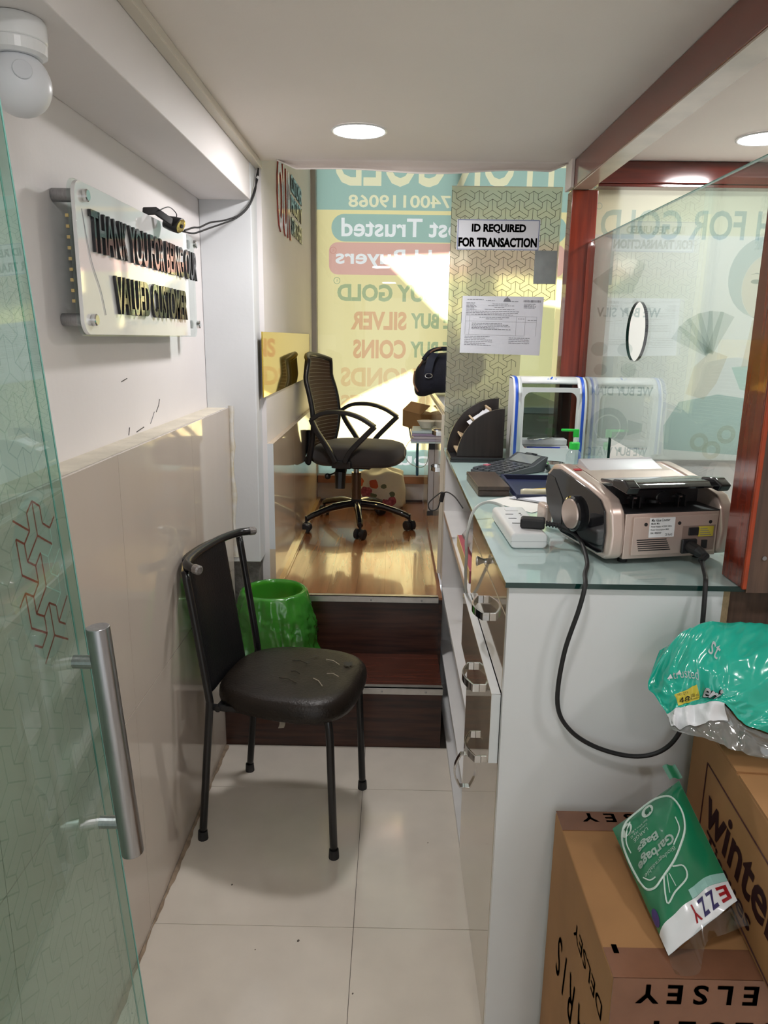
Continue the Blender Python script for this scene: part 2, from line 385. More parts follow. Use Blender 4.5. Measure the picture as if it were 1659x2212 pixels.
def ridge(p, sd=0.0):
    v = Vector(p)+Vector((sd, sd*1.7, -sd)); return 1-2*abs(mnoise.noise(v))
def frosted(name, col, rough, dcol, fac):
    m, N, L = newmat(name); out = N['Material Output']; N.remove(N['Principled BSDF'])
    r = N.new('ShaderNodeBsdfRefraction'); r.inputs['Color'].default_value = (*col, 1); r.inputs['Roughness'].default_value = rough; r.inputs['IOR'].default_value = 1.03
    d = N.new('ShaderNodeBsdfDiffuse'); d.inputs[0].default_value = (*dcol, 1)
    tr = N.new('ShaderNodeBsdfTranslucent'); tr.inputs[0].default_value = (*col, 1)
    m1 = N.new('ShaderNodeMixShader'); m1.inputs[0].default_value = .58; L.new(r.outputs[0], m1.inputs[1]); L.new(tr.outputs[0], m1.inputs[2])
    m2 = N.new('ShaderNodeMixShader'); m2.inputs[0].default_value = fac; L.new(m1.outputs[0], m2.inputs[1]); L.new(d.outputs[0], m2.inputs[2])
    L.new(m2.outputs[0], out.inputs[0]); return m

# ================================================================== ROOM SHELL
fl = struct(MB().box(-.74, 2.0, -1.7, 2.78, -.06, -.004).build('floor', grout))
for ix in range(5):
    for iy in range(8):
        x0 = -.678+.6*ix; y0 = -1.392+.598*iy-.598
        x1 = min(x0+.5985, 2.0); y1 = min(y0+.5965, 2.46)
        if y1-y0 > .05 and x1-x0 > .05: MB().box(x0, x1, y0, y1, -.006, 0).build('floor_tile', tile_floor, None, fl)
def caulk_fn(i, j):
    y = -.3+2.75*i; r = .005+.002*math.sin(11*y)+.0012*math.sin(47*y)+.0006*math.sin(130*y)
    return Vector((-.599+(j if j < .5 else 1-j)*0+r*1.6*j, y, .001+r*(1-j)*.8))
MB().grid(caulk_fn, 400, 3).build('caulk_strip', caulk, None, fl, recalc=False)

for x, y, r in ((-.216, 1.55, .004), (-.425, 1.74, .003), (-.32, 1.52, .002), (-.07, 1.40, .0025), (.13, 1.93, .002)):
    MB().lathe([(r, 0), (r*.8, r*.6)], (x, y, .0002), (0, 0, 1), 6, .7).build('dirt_speck', grout, None, fl)
wl = struct(MB().box(-.78, -.68, -1.7, 2.81, -.06, 2.6).build('wall_left', white_wall))
lb = MB().box(-.68, -.608, -1.7, 2.70, 0, 1.232).build('ledge', plaster, None, wl)
for iy in range(-2, 3):
    y0 = .985+.6*iy; y1 = min(y0+.5985, 2.699)
    for z0, z1 in ((.004, .6185), (.6215, 1.232)):
        MB().box(-.609, -.60, y0, y1, z0, z1).build('wall_tile', tile_wall, None, wl)
MB().box(-.609, -.60, 2.785-.6+.5985, 2.70, .004, 1.232)
# cracks in the wall paint above the ledge
for pts in ([(-.6795, 2.149, 1.307), (-.6795, 2.138, 1.29), (-.6795, 2.113, 1.273)], [(-.6795, 2.096, 1.275), (-.6795, 2.058, 1.246)], [(-.6795, 1.889, 1.255), (-.6795, 1.880, 1.236)], [(-.6795, 1.855, 1.374), (-.6795, 1.895, 1.380)], [(-.6795, 1.94, 1.237), (-.6795, 2.0, 1.243)]):
    MB().tube(pts, .0012, 5).build('paint_crack', print_black, None, wl)

wp = struct(MB().box(-.68, -.497, 2.70, 2.812, .64, 2.09).build('wall_pillar', pillar_paint, bevel=.004))
MB().box(-.68, -.507, 2.705, 2.80, 0, .645).build('bare_base', cement, None, wp)
rust = P('rust_stained_plaster', (.62, .56, .42), .9, noise=.6, nscale=22, col2=(.66, .66, .65), bump=.5, bscale=60)
MB().grid(lambda i, j: Vector((-.602+(.012+.012*max(0, ridge((0, 3.1*j, 9), 1))+.03*max(0, .35-j)*ridge((1, 5*j, 2), 2))*i, 2.7-.004*math.sin(PI*min(1, i*1.2))-.0006, .66+.58*j)), 5, 70).build('plaster_seam', rust, None, wp, recalc=False)
bl = struct(MB().box(-.68, -.50, -1.7, 2.79, 1.947, 2.09).build('ceiling_beam', white_wall, bevel=.003))

c = struct(MB().box(-.78, 2.0, -1.7, 2.78, 2.09, 2.14).build('ceiling', ceil_paint))
struct(MB().box(-.78, 2.0, 2.74, 2.79, 2.14, 2.8).build('wall_fascia', ceil_paint))
struct(MB().box(-.78, 2.0, 2.74, 4.75, 2.8, 2.86).build('ceiling_platform', ceil_paint))
def lip(i, j):
    x = -.415+1.02*i; sag = .034+.006*math.sin(5.5*x+1)+.004*math.sin(13*x); sag *= min(1, i*14+.1, (1-i)*14+.1)
    a = j*PI
    return Vector((x, 2.755+.03*math.sin(a)*(.6+.4*math.cos(3*x))-.004*math.sin(17*x)*j, 2.092-sag*j))
struct(MB().grid(lip, 60, 6).build('trim_1', ceil_paint, smooth=True, solid=.004))
struct(MB().box(.60, .61, 2.7, 2.79, 2.0, 2.09).build('trim_2', ceil_paint))

wpl = struct(MB().box(-.60, -.48, 2.812, 4.62, -.06, 2.8).build('wall_platform', white_wall))
for k, (a, b) in enumerate(((2.813, 3.41), (3.412, 4.01), (4.012, 4.499))):
    MB().box(-.48, -.457, a, b, .512, 1.085).build('wall_tile', tile_wall2, None, wpl)
MB().box(-.497, -.457, 2.8125, 2.8135, .66, 1.085).build('tile_edge', pillar_paint, None, wpl)
struct(MB().box(-.48, -.436, 2.78, 4.5, .488, .512).build('baseboard_left', gold_trim, bevel=.003))

# step and platform
pl = struct(MB().box(-.60, .213, 2.762, 4.62, 0, .478).build('platform', dark_wood))
for k in range(6):
    x0 = -.48+.1155*k; MB().box(x0, x0+.115, 2.752, 4.5, .478, .488).build('floorboard', plank_wood, None, pl)
MB().box(-.60, .2, 2.755, 2.763, .243, .478).build('riser', dark_wood, None, pl)
n2 = MB().box(-.475, .197, 2.742, 2.756, .468, .4905).box(-.475, .197, 2.742, 2.776, .4875, .4905).build('nosing', alu, None, pl, bevel=.001)
for x in (-.07, .13): MB().lathe([(.004, 0), (.004, .001), (.002, .0018)], (x, 2.742, .478), (0, -1, 0), 10).build('screw', steel, None, n2)
st = struct(MB().box(-.60, .2, 2.468, 2.757, 0, .233).build('step', dark_wood))
MB().box(-.60, .2, 2.462, 2.469, 0, .233).build('riser', dark_wood, None, st)
MB().box(-.60, .2, 2.462, 2.757, .233, .243).build('tread', wood('tread_laminate', (.10, .030, .018), (.05, .016, .010), .25, axis=0, scale=30), None, st)
n1 = MB().box(-.595, .203, 2.448, 2.462, .222, .2455).box(-.595, .203, 2.448, 2.482, .2425, .2455).build('nosing', alu, None, st, bevel=.001)
for x in (-.02, .14): MB().lathe([(.004, 0), (.004, .001), (.002, .0018)], (x, 2.448, .233), (0, -1, 0), 10).build('screw', steel, None, n1)

# front wall below the banner window, return wall, back and right walls
struct(MB().box(-.60, 1.3, 4.5, 4.62, -.06, .61).build('wall_front', plat_white))
struct(MB().box(-.46, .2, 4.488, 4.5, .488, .50).build('baseboard_front', dark_wood))
struct(MB().prism([(.72, 2.86), (1.08, 4.62), (1.2, 4.62), (.80, 2.80), (.72, 2.80)], 2.9, (0, 0, -.06)).build('wall_return', white_wall))
struct(MB().box(2.0, 2.08, -1.7, 2.9, -.06, 2.6).build('wall_right', white_wall))
struct(MB().box(-.78, -.40, -1.78, -1.7, -.06, 2.6).box(1.3, 2.08, -1.78, -1.7, -.06, 2.6).box(-.40, 1.3, -1.78, -1.7, 2.04, 2.6).build('wall_back', white_wall))   # unseen doorway opening added behind the camera to let in fill light
struct(MB().box(.80, 2.08, 2.80, 2.90, -.06, 1.05).build('wall_booth', white_wall))

# ------------------------------------------------------------------ window_1: the lit banner at the far end
w1 = sroot('window_1', (0, 4.5, .61))
MB().box(-.48, -.452, 4.46, 4.56, .61, 2.8).build('window_frame', P('window_frame_paint', (.48, .45, .43), .5), w1)
MB().box(-.48, 1.2, 4.46, 4.58, .61, .655).build('window_sill', sill_brown, w1)
MB().box(.355, .385, 4.545, 4.575, .66, 2.8).build('mullion', grey_plastic, w1)
FY = 4.53
MB().add([(-.452, FY, .655), (1.12, FY, .655), (1.12, FY, 2.8), (-.452, FY, 2.8)], [(0, 1, 2, 3)]).build('banner_film', film('white_banner_film', (.95, .95, .94), (.8, .8, .78), .22), w1)
MB().box(-.452, 1.12, 4.49, 4.496, .655, 2.8).build('pane', front_glass, w1)
g_yel = gel('yellow_ink', (.97, .85, .45)); g_teal = gel('teal_ink', (.42, .60, .53)); g_red = gel('salmon_ink', (.86, .52, .44))
g_tealtxt = gel('dark_teal_ink', (.50, .66, .72)); g_redtxt = gel('red_ink', (.88, .62, .62)); g_pink = gel('pink_ink', (.93, .78, .74))
pill = rrect(-.368, 1.0, 2.035, 2.186, .074); redp = rrect(-.383, 1.0, 1.85, 2.03, .05)
bandT = [(-.452, 2.208), (1.12, 2.208), (1.12, 2.8), (-.452, 2.8)]; bandB = [(-.452, .655), (1.12, .655), (1.12, .814), (-.452, .814)]
def mtext_loops(s, xl, xr, z0, z1, bold=.02):
    vs, fs, loops, isl = text2d(s, bold); return [[(xr-(xr-xl)*p[0], z0+(z1-z0)*p[1]) for p in l] for l in loops]
X1, V1 = (1, 0, 0), (0, 0, 1)
fill2d([[(-.452, .8142), (1.12, .8142), (1.12, 2.2078), (-.452, 2.2078)], pill, redp], (0, FY-.004, 0), X1, V1).build('yellow_print', g_yel, w1, recalc=False)
fill2d([pill]+mtext_loops('Most Trusted', -.31, .50, 2.062, 2.165), (0, FY-.004, 0), X1, V1).build('teal_panel_print', g_teal, w1, recalc=False)
fill2d([redp]+mtext_loops('Gold Buyers', -.345, .42, 1.885, 1.995), (0, FY-.004, 0), X1, V1).build('salmon_panel_print', g_red, w1, recalc=False)
fill2d([bandB]+mtext_loops('your', -.06, .36, .69, .775), (0, FY-.004, 0), X1, V1).build('teal_band_print', g_teal, w1, recalc=False)
top_l = mtext_loops('CASH FOR GOLD', -.349, 1.45, 2.335, 2.60)
top_l = [[(min(p[0], 1.118), p[1]) for p in l] for l in top_l if min(p[0] for p in l) < 1.1]
num_l = mtext_loops('7400119068', -.269, .32, 2.222, 2.292)
fill2d([bandT]+top_l+num_l, (0, FY-.004, 0), X1, V1).build('teal_band_print', g_teal, w1, recalc=False)
fill2d(top_l+num_l, (0, FY-.006, 0), X1, V1).build('lettering', gel('pale_yellow_ink', (.95, .90, .62)), w1, recalc=False)
def mt(s, xl, xr, z0, z1, mat, bold=.04):
    vs, fs, loops, isl = text2d(s, bold); MB().add([(xr-(xr-xl)*p[0], FY-.008, z0+(z1-z0)*p[1]) for p in vs], fs).build('lettering', mat, w1, recalc=False)
mt('WE BUY GOLD', -.334, .47, 1.699, 1.798, g_tealtxt); mt('SILVER', -.254, .08, 1.535, 1.642, g_redtxt); mt('WE BUY', .105, .44, 1.545, 1.635, g_tealtxt)
mt('COINS', -.24, .08, 1.367, 1.479, g_redtxt); mt('WE BUY', .105, .44, 1.375, 1.47, g_tealtxt); mt('DIAMONDS', -.315, .36, 1.198, 1.314, g_pink)
mt('ANTIQUES', -.315, .30, 1.044, 1.148, g_pink); mt('ON CALL', -.315, .30, .835, .985, g_pink)
for (cx, cz, m) in ((-.358, 1.985, g_pink), (-.336, 1.815, g_tealtxt)):
    fill2d([circ(cx, cz, .02), circ(cx, cz, .016)], (0, FY-.010, 0), X1, V1).build('registered_mark', m, w1, recalc=False)
    fill2d(mtext_loops('R', cx-.006, cx+.006, cz-.009, cz+.009, 0), (0, FY-.010, 0), X1, V1).build('registered_mark', m, w1, recalc=False)
# added unseen board, cut out so its shade leaves sun patches on the banner
D = 2.6; SH = SUN_DIR*(D/-SUN_DIR.y)       # travel from the board to the banner plane
pa = [(-.40, .80), (.19, .80), (.16, 1.15), (.13, 1.31), (-.26, 1.12), (-.42, .98)]
pb = [(-.11, 1.96), (.42, 1.99), (.42, 1.50), (.25, 1.63), (.04, 1.83)]
pc = [(.60, 1.72), (1.05, 1.66), (1.05, 1.84), (.60, 1.88)]
ob = fill2d([[(-1.6, -.3), (2.2, -.3), (2.2, 2.9), (-1.6, 2.9)], pa, pb, pc], (-SH.x, FY+D, -SH.z), X1, V1, .04).build('sun_mask_board', P('sun_mask_face', (.8, .8, .78), .8), None)
struct(ob)

# ------------------------------------------------------------------ window_2: booth window with the pale poster
w2 = sroot('window_2', (1.3, 2.79, 1.06)); PY = 2.79
MB().add([(.70, PY, 1.05), (2.0, PY, 1.05), (2.0, PY, 2.02), (.70, PY, 2.02)], [(0, 1, 2, 3)]).build('poster_film', film('pale_poster_film', (.95, .95, .88), (.75, .77, .72), .25), w2)
q_blue = gel('pale_blue_ink', (.70, .80, .86)); q_yel = gel('pale_cream_ink', (.98, .97, .86)); q_grey = gel('pale_grey_ink', (.80, .84, .83))
q_teal = gel('pale_green_ink', (.66, .78, .76)); q_skin = gel('pale_skin_ink', (.93, .89, .82)); q_hair = gel('hair_ink', (.84, .88, .87)); q_sc = gel('scarf_ink', (.74, .88, .84))
def q2(polys, mat, lay=0): fill2d(polys, (0, PY-.002-.0015*lay, 0), X1, V1).build('poster_print', mat, w2, recalc=False)
q2([[(.70, 1.86), (1.55, 1.86), (1.55, 2.02), (.70, 2.02)]], q_yel)
q2(mtext_loops('CASH FOR GOLD', .735, 1.55, 1.845, 1.945, .02), q_blue, 1)
q2([circ(.725, 1.955, .011), circ(.725, 1.955, .009)], q_blue, 1)
q_text = gel('poster_text_ink', (.62, .69, .69))
for s, z in (('WE BUY SILV', 1.575), ('WE BUY DIAM', 1.29), ('WE BUY WATC', 1.062)): q2(mtext_loops(s, .745, .978, z, z+.034, .02), q_text, 1)
q2([[(.72, 1.70), (.80, 1.76), (.86, 1.72), (.88, 1.78), (.91, 1.76), (.87, 1.66), (.78, 1.655)]], q_grey, 1)
for (x, z, r) in ((.765, 1.46, .03), (.86, 1.46, .028), (.775, 1.385, .025), (.88, 1.385, .03)): q2([circ(x, z, r, ry=r*.85)], q_grey, 1)
q2([circ(.82, 1.17, .075), circ(.82, 1.17, .05)], q_grey, 1); q2([circ(.82, 1.17, .045)], q_grey, 1)
for sx in (-1, 1): q2([[(.82+sx*.075, 1.14), (.82+sx*.075, 1.2), (.82+sx*.13, 1.185), (.82+sx*.13, 1.155)]], q_grey, 1)
def q3(polys, mat, lay=0): q2([[(x-.065, z) for x, z in p] for p in polys], mat, lay)
# pale woman with a fan of notes
q3([circ(1.40, 1.72, .125, ry=.14), circ(1.425, 1.685, .098, ry=.118)], gel('hair_ink2', (.78, .84, .84)), 1); q3([circ(1.425, 1.685, .098, ry=.118)], q_skin, 2)
q3([[(1.38, 1.57), (1.47, 1.57), (1.49, 1.42), (1.36, 1.40)]], q_skin, 2)
for ex in (1.375, 1.455):
    q3([circ(ex, 1.705, .019, 14, .008)], q_text, 3); q3([[(ex-.024, 1.728), (ex, 1.736), (ex+.024, 1.728), (ex, 1.732)]], q_text, 3)
q3([circ(1.415, 1.625, .024, 14, .008)], gel('lip_ink', (.90, .80, .78)), 3); q3([[(1.412, 1.69), (1.402, 1.655), (1.42, 1.652)]], q_hair, 3)
q2([[(1.04, 1.09), (1.03, 1.18), (1.08, 1.27), (1.22, 1.30), (1.45, 1.27), (1.6, 1.2), (1.6, 1.09), (1.35, 1.07)]], q_teal, 1)
q2([[(1.26, 1.40), (1.36, 1.41), (1.52, 1.33), (1.45, 1.28), (1.30, 1.32)]], q_sc, 2)
q2([[(1.10, 1.30), (1.12, 1.40), (1.18, 1.46), (1.24, 1.44), (1.21, 1.34), (1.17, 1.28)]], q_skin, 2)
for k in range(6):
    a = math.radians(150-16*k); ca, sa = math.cos(a), math.sin(a); w = .028
    q2([[(1.17-w*sa*.5, 1.45+w*ca*.5), (1.17+.15*ca-w*sa, 1.45+.15*sa+w*ca), (1.17+.15*ca+w*sa, 1.45+.15*sa-w*ca), (1.17+w*sa*.5, 1.45-w*ca*.5)]], q_grey, 2+k*.3)
for (x, z) in ((1.17, 1.12), (1.27, 1.15), (1.22, 1.09)): q2([circ(x, z, .035), circ(x, z, .018)], q_skin, 3)

# ================================================================== FIXED JOINERY
wf = thing('booth_timberwork', 'red-brown polished wooden posts and beams framing the booth glass', 'woodwork', (.66, 2.75, 1.06))
MB().box(.611, .701, 2.715, 2.785, 1.061, 1.995).build('post', red_wood, wf, bevel=.003)
MB().box(.675, .702, 2.708, 2.715, 1.061, 1.82).build('glazing_bead', red_wood, wf, bevel=.002)
MB().box(.63, .72, 1.252, 1.332, 1.061, 2.089).build('post', red_wood, wf, bevel=.003)
MB().box(.630, .638, 1.245, 1.252, 1.061, 2.089).build('edge_strip', orange_wood, wf, bevel=.002)
MB().box(.638, 1.05, 1.247, 1.252, 1.055, 2.089).build('plywood_facing', ply, wf)
MB().box(.611, .674, 1.252, 2.785, 1.999, 2.089).build('beam', red_wood_y, wf, bevel=.003)
MB().box(.613, .672, 1.334, 2.71, 1.995, 1.999).build('soffit_reflection', soffit_reflect, wf)  # pale colour paints the reflected light on the beam's underside
cb = MB().box(.674, 1.985, 2.715, 2.785, 2.018, 2.089).build('cross_beam', red_wood_x, wf, bevel=.004)
MB().box(.701, 1.985, 2.725, 2.785, 2.008, 2.018).build('beam_lip', red_wood_x, wf, parent=cb, bevel=.002)
for (x, z) in ((.69, 1.20), (.662, 1.12)): MB().lathe([(.004, 0), (.004, .001)], (x, 1.246, z), (0, -1, 0), 10).build('screw', steel, wf)

GX = .690
gp = fill2d([[(1.335, 1.061), (1.80, 1.061), (1.80, 1.18), (2.31, 1.194), (2.31, 1.061), (2.707, 1.061), (2.707, 1.828), (1.335, 1.828)], circ(2.143, 1.516, .083, 40)], (GX, 0, 0), (0, 1, 0), (0, 0, 1), .008)
gpo = gp.build('glass_partition', partition_glass)
tag(gpo, 'clear glass partition with a round speaking hole standing on the counter', 'glass partition')
MB().add(*(lambda n=40: ([Vector((GX+dx, 2.143+.0828*math.cos(2*PI*k/n), 1.516+.0828*math.sin(2*PI*k/n))) for dx in (-.0042, .0042) for k in range(n)], [(k, (k+1) % n, n+(k+1) % n, n+k) for k in range(n)]))()).build('hole_edge', glass_edge, None, gpo, recalc=False)
MB().box(GX-.004, GX+.004, 1.335, 2.707, 1.8275, 1.8295).build('top_edge', edge_green, None, gpo)
MB().box(GX-.004, GX+.004, 2.3085, 2.3115, 1.061, 1.194).build('cut_edge', glass_edge, None, gpo)

# patterned film panel at the end of the counter
def wye_lines(x0, x1, z0, z1, w, drop=0.0, seed=1):
    rnd = random.Random(seed); u = Vector((0, w)); l = Vector((-w*math.cos(PI/6), -w/2)); r = Vector((w*math.cos(PI/6), -w/2)); segs = set(); out = []
    ny = int((z1-z0)/(3*w))+3; nx = int((x1-x0)/(2.598*w))+2
    for i in range(-1, nx+1):
        for j in range(-1, ny+1):
            c = Vector((x0+i*2.598*w, z0+j*3*w+(i % 2)*1.5*w))
            for a, b, d in ((u, l, r), (l, r, u), (r, u, l)):
                for p, q in ((c, c+2*a), (c+2*a, c+2*a+b), (c+2*a, c+2*a+d), (c+2*a+b, c+a+b), (c+2*a+d, c+a+d)):
                    key = tuple(sorted(((round(p.x, 4), round(p.y, 4)), (round(q.x, 4), round(q.y, 4)))))
                    if key in segs: continue
                    segs.add(key)
                    if min(p.x, q.x) < x0 or max(p.x, q.x) > x1 or min(p.y, q.y) < z0 or max(p.y, q.y) > z1: continue
                    out.append((p, q))
    return out
pp = thing('pattern_panel', 'frosted glass panel with a gold interlocking line pattern at the counter end', 'glass panel', (.42, 2.95, 1.062))
MB().box(.212, .628, 2.950, 2.956, 1.062, 2.045).build('glass_sheet', clear_glass, pp)
MB().box(.212, .628, 2.949, 2.957, 2.044, 2.047).build('top_edge', P('bright_edge', (.75, .78, .7), .2), pp)
fill2d([[(.213, 1.10), (.50, 1.10), (.505, 1.60), (.60, 1.64), (.627, 1.64), (.627, 2.044), (.213, 2.044)]], (0, 2.9495, 0), X1, V1).build('frosted_film', frosted('frosted_gold_film', (1.0, .97, .88), .85, (.70, .66, .56), .16), pp, recalc=False)
lm = MB()
for p, q in wye_lines(.214, .626, 1.11, 2.042, .0196):
    d = (q-p).normalized(); nrm = Vector((-d.y, d.x))*.0008
    if max(p.x, q.x) > .50 and min(p.y, q.y) < 1.62: continue
    lm.add([(p.x-nrm.x, 2.9488, p.y-nrm.y), (q.x-nrm.x, 2.9488, q.y-nrm.y), (q.x+nrm.x, 2.9488, q.y+nrm.y), (p.x+nrm.x, 2.9488, p.y+nrm.y)], [(0, 1, 2, 3)])
o = lm.build('line_pattern', silver_line, pp); o['kind'] = 'stuff'

idn = thing('notice_sign', 'white sign reading ID REQUIRED FOR TRANSACTION on the patterned panel', 'sign', (.39, 2.947, 1.82))
MB().box(.236, .55, 2.9455, 2.948, 1.820, 1.930).build('sign_plate', paper, idn)
for (a, b, z0, z1) in ((.239, .547, 1.9265, 1.9285), (.239, .547, 1.8215, 1.8235), (.239, .241, 1.8215, 1.9285), (.545, .547, 1.8215, 1.9285)): MB().box(a, b, 2.9448, 2.9456, z0, z1).build('border_line', print_blue, idn)
text('lettering', 'ID REQUIRED', print_black, (.292, 2.9448, 1.880), X1, V1, .205, .034, idn, bold=.045, thick=.0)
text('lettering', 'FOR TRANSACTION', print_black, (.243, 2.9448, 1.831), X1, V1, .298, .034, idn, bold=.045, thick=.0)

dc = thing('licence_sheet', 'printed white certificate sheet taped below the sign on the patterned panel', 'paper', (.42, 2.947, 1.435))
def dq(i, j): return Vector((.267+.313*i-.004*(1-j), 2.9448-.001*math.sin(3*i), 1.437-.007*i+(.215+.006*i)*j))
MB().grid(dq, 8, 4).build('sheet', paper, dc, solid=.0006)
rd = random.Random(3); pm = MB(); gm = MB()
def ln(x0, x1, j, h=.0016, mb=pm):
    for a, b in ((x0, x1),):
        p, q = dq(a, j), dq(b, j); mb.add([p+Vector((0, -.0012, -h/2)), q+Vector((0, -.0012, -h/2)), q+Vector((0, -.0012, h/2)), p+Vector((0, -.0012, h/2))], [(0, 1, 2, 3)])
def words(x0, x1, j, h=.0018):
    x = x0
    while x < x1-.01:
        w = rd.uniform(.012, .05); ln(x, min(x+w, x1), j, h); x += w+.007
words(.06, .27, .94); words(.29, .40, .925); words(.55, .70, .915); words(.37, .58, .87); words(.32, .64, .84); words(.40, .52, .81); words(.28, .66, .775)
for k in range(6): words(.05, .15+rd.uniform(0, .03), .88-.022*k)
for k in range(4): words(.76, .88+rd.uniform(0, .04), .875-.022*k)
for k in range(3): words(.05, .72-.02*k*k, .74-.028*k)
for k in range(5): words(.13, .55+rd.uniform(-.1, .08), .53-.025*k)
words(.22, .60, .635); words(.30, .52, .61); words(.70, .78, .62); words(.82, .93, .60)
for k in range(6): words(.05, .33+rd.uniform(-.05, .08), .30-.03*k)
for k in range(4): words(.60, .86, .29-.03*k)
for k in range(22): ln(.755+.0098*k, .755+.0098*k+rd.choice((.003, .006)), .925, .009)
pm.build('small_print', print_grey, dc)['kind'] = 'stuff'
for (a, b, j) in ((.05, .93, .66), (.05, .93, .565), (.05, .79, .33)): ln(a, b, j, .0006, gm)
for a in (.05, .10, .68, .79, .93):
    p, q = dq(a, .33), dq(a, .66); gm.add([p+Vector((-.0003, -.0012, 0)), p+Vector((.0003, -.0012, 0)), q+Vector((.0003, -.0012, 0)), q+Vector((-.0003, -.0012, 0))], [(0, 1, 2, 3)])
gm.build('table_rules', print_grey, dc)['kind'] = 'stuff'
fill2d([[(.424, 1.632), (.454, 1.632), (.449, 1.642), (.443, 1.646), (.439, 1.650), (.435, 1.646), (.429, 1.642)]], (0, 2.9432, 0), X1, V1).build('emblem', print_grey, dc)
tag(MB().box(.536, .621, 2.944, 2.9485, 1.699, 1.821).build('card_sleeve', P('grey_sleeve', (.30, .33, .33), .25, noise=.2, nscale=20), bevel=.001), 'small grey plastic sleeve stuck beside the ID sign on the panel', 'card sleeve')

# ================================================================== COUNTER
ct = thing('counter_cabinet', 'white counter cabinet with glossy beige drawers and open shelves beside the aisle', 'cabinet', (.42, 2.0, 0))
MB().box(.220, .612, 1.275, 1.293, .0, 1.049).build('end_panel', white_lam, ct)
MB().box(.612, .624, 1.275, 1.293, .0, 1.049).build('plywood_edge', ply_edge, ct)
MB().box(.624, 1.05, 1.283, 1.30, .0, 1.045).build('plywood_backing', ply, ct)
MB().box(.222, .62, 1.852, 1.872, .03, 1.049).build('divider', white_board, ct)
MB().box(.222, .62, 2.93, 2.948, .03, 1.049).build('side_panel', white_board, ct)
MB().box(.60, .62, 1.293, 2.93, .03, 1.049).build('back_panel', white_board, ct)
MB().box(.222, .60, 1.872, 2.93, .012, .030).build('bottom_board', white_board, ct)
MB().box(.222, .60, 1.293, 2.93, 1.033, 1.049).build('top_board', white_board, ct)
for z in (.232, .470, .800): MB().box(.222, .60, 1.872, 2.93, z-.018, z).build('shelf', white_board, ct)
MB().box(.220, .222, 1.872, 2.93, .782, .80).build('shelf_edge', P('tan_lipping', (.55, .42, .33), .4), ct)
MB().box(.226, .60, 1.293, 2.948, 0, .012).build('plinth', white_board, ct)
MB().box(.2195, .233, 1.2945, 1.872, .988, 1.047).build('drawer', beige_lam, ct, bevel=.0012)
d2 = MB().box(.2195, .233, 1.2945, 1.872, .828, .985).build('drawer', beige_lam, ct, bevel=.0012)
d3 = MB().box(.2005, .2185, 1.2945, 1.868, .676, .824).build('drawer', beige_lam, ct, bevel=.0012)
MB().box(.2010, .2185, 1.2925, 1.2945, .6765, .8235).box(.2010, .2185, 1.2945, 1.868, .824, .8248).build('white_lipping', white_lam, ct, parent=d3)
d4 = MB().box(.2195, .233, 1.2945, 1.872, .016, .672).build('door', beige_lam, ct, bevel=.0012)
def arch(a, b, out, wd, par):
    a, b, out = Vector(a), Vector(b), Vector(out); pts = [a]
    for k in range(11):
        t = k/10; pts.append(a.lerp(b, t)+out*(.45+.55*math.sin(PI*t)))
    pts.append(b); MB().strip(pts, .018, .0045, wd).build('handle', chrome, ct, parent=par, bevel=.0008)
O_ = (-.030, 0, 0)
arch((.2195, 1.50, .902), (.2195, 1.61, .902), O_, (0, 0, 1), d2); arch((.2005, 1.47, .748), (.2005, 1.58, .748), O_, (0, 0, 1), d3)
arch((.2195, 1.525, .54), (.2195, 1.635, .54), O_, (0, 0, 1), d4); arch((.2195, 1.815, .275), (.2195, 1.815, .375), O_, (0, 1, 0), d4)
MB().lathe([(.007, 0), (.0055, .008), (.0055, .014), (.011, .026), (.012, .028), (.0, .0285)], (.2195, 1.545, 1.015), (-1, 0, 0), 20).build('knob', chrome, ct, smooth=True)

gt = MB().box(.212, .80, 1.266, 2.948, 1.0505, 1.0605).build('glass_top', counter_glass); tag(gt, 'frosted green glass sheet covering the counter top', 'glass top')
MB().box(.2118, .801, 1.2652, 1.2662, 1.0506, 1.0604).build('front_edge', glass_edge, None, gt)
MB().box(.2112, .2122, 1.2652, 2.948, 1.0506, 1.0604).build('side_edge', P('amber_edge', (.32, .27, .12), .15, noise=.7, nscale=18, col2=(.02, .03, .02)), None, gt)
MB().box(.68, .80, 1.335, 2.7, .0, 1.0505).build('booth_counter_side', white_board, None, None) if 0 else None

# pink and yellow box with plastic packet on the upper shelf
pk = thing('pink_box', 'flat pink and yellow box on the upper open shelf under the counter', 'box', (.31, 2.15, .80))
MB().box(.232, .40, 2.02, 2.42, .801, .838).build('box_body', P('pink_card', (.42, .10, .12), .5), pk, bevel=.002)
MB().box(.2305, .232, 2.02, 2.42, .801, .838).build('box_side', P('yellow_card', (.65, .48, .20), .5), pk)
def crump(i, j, c, r, h, sd):
    a = 2*PI*i; z = j; rr = math.sin(PI*min(max(j, .02), .98))**.5*(1+.14*math.sin(5*a+sd)+.1*math.sin(9*a+7*j+sd))
    return Vector((c[0]+r[0]*rr*math.cos(a), c[1]+r[1]*rr*math.sin(a), c[2]+h*z+.006*math.sin(6*a+11*j)))
tag(MB().grid(lambda i, j: crump(i, j, (.30, 2.2, .8465), (.065, .15), .055, 1), 24, 10, True).build('plastic_packet', film('crumpled_plastic', (.8, .8, .8), (.75, .75, .76), .5, transp=.35, gloss=.2), smooth=True), 'crumpled clear plastic packet lying on the pink box', 'packet')

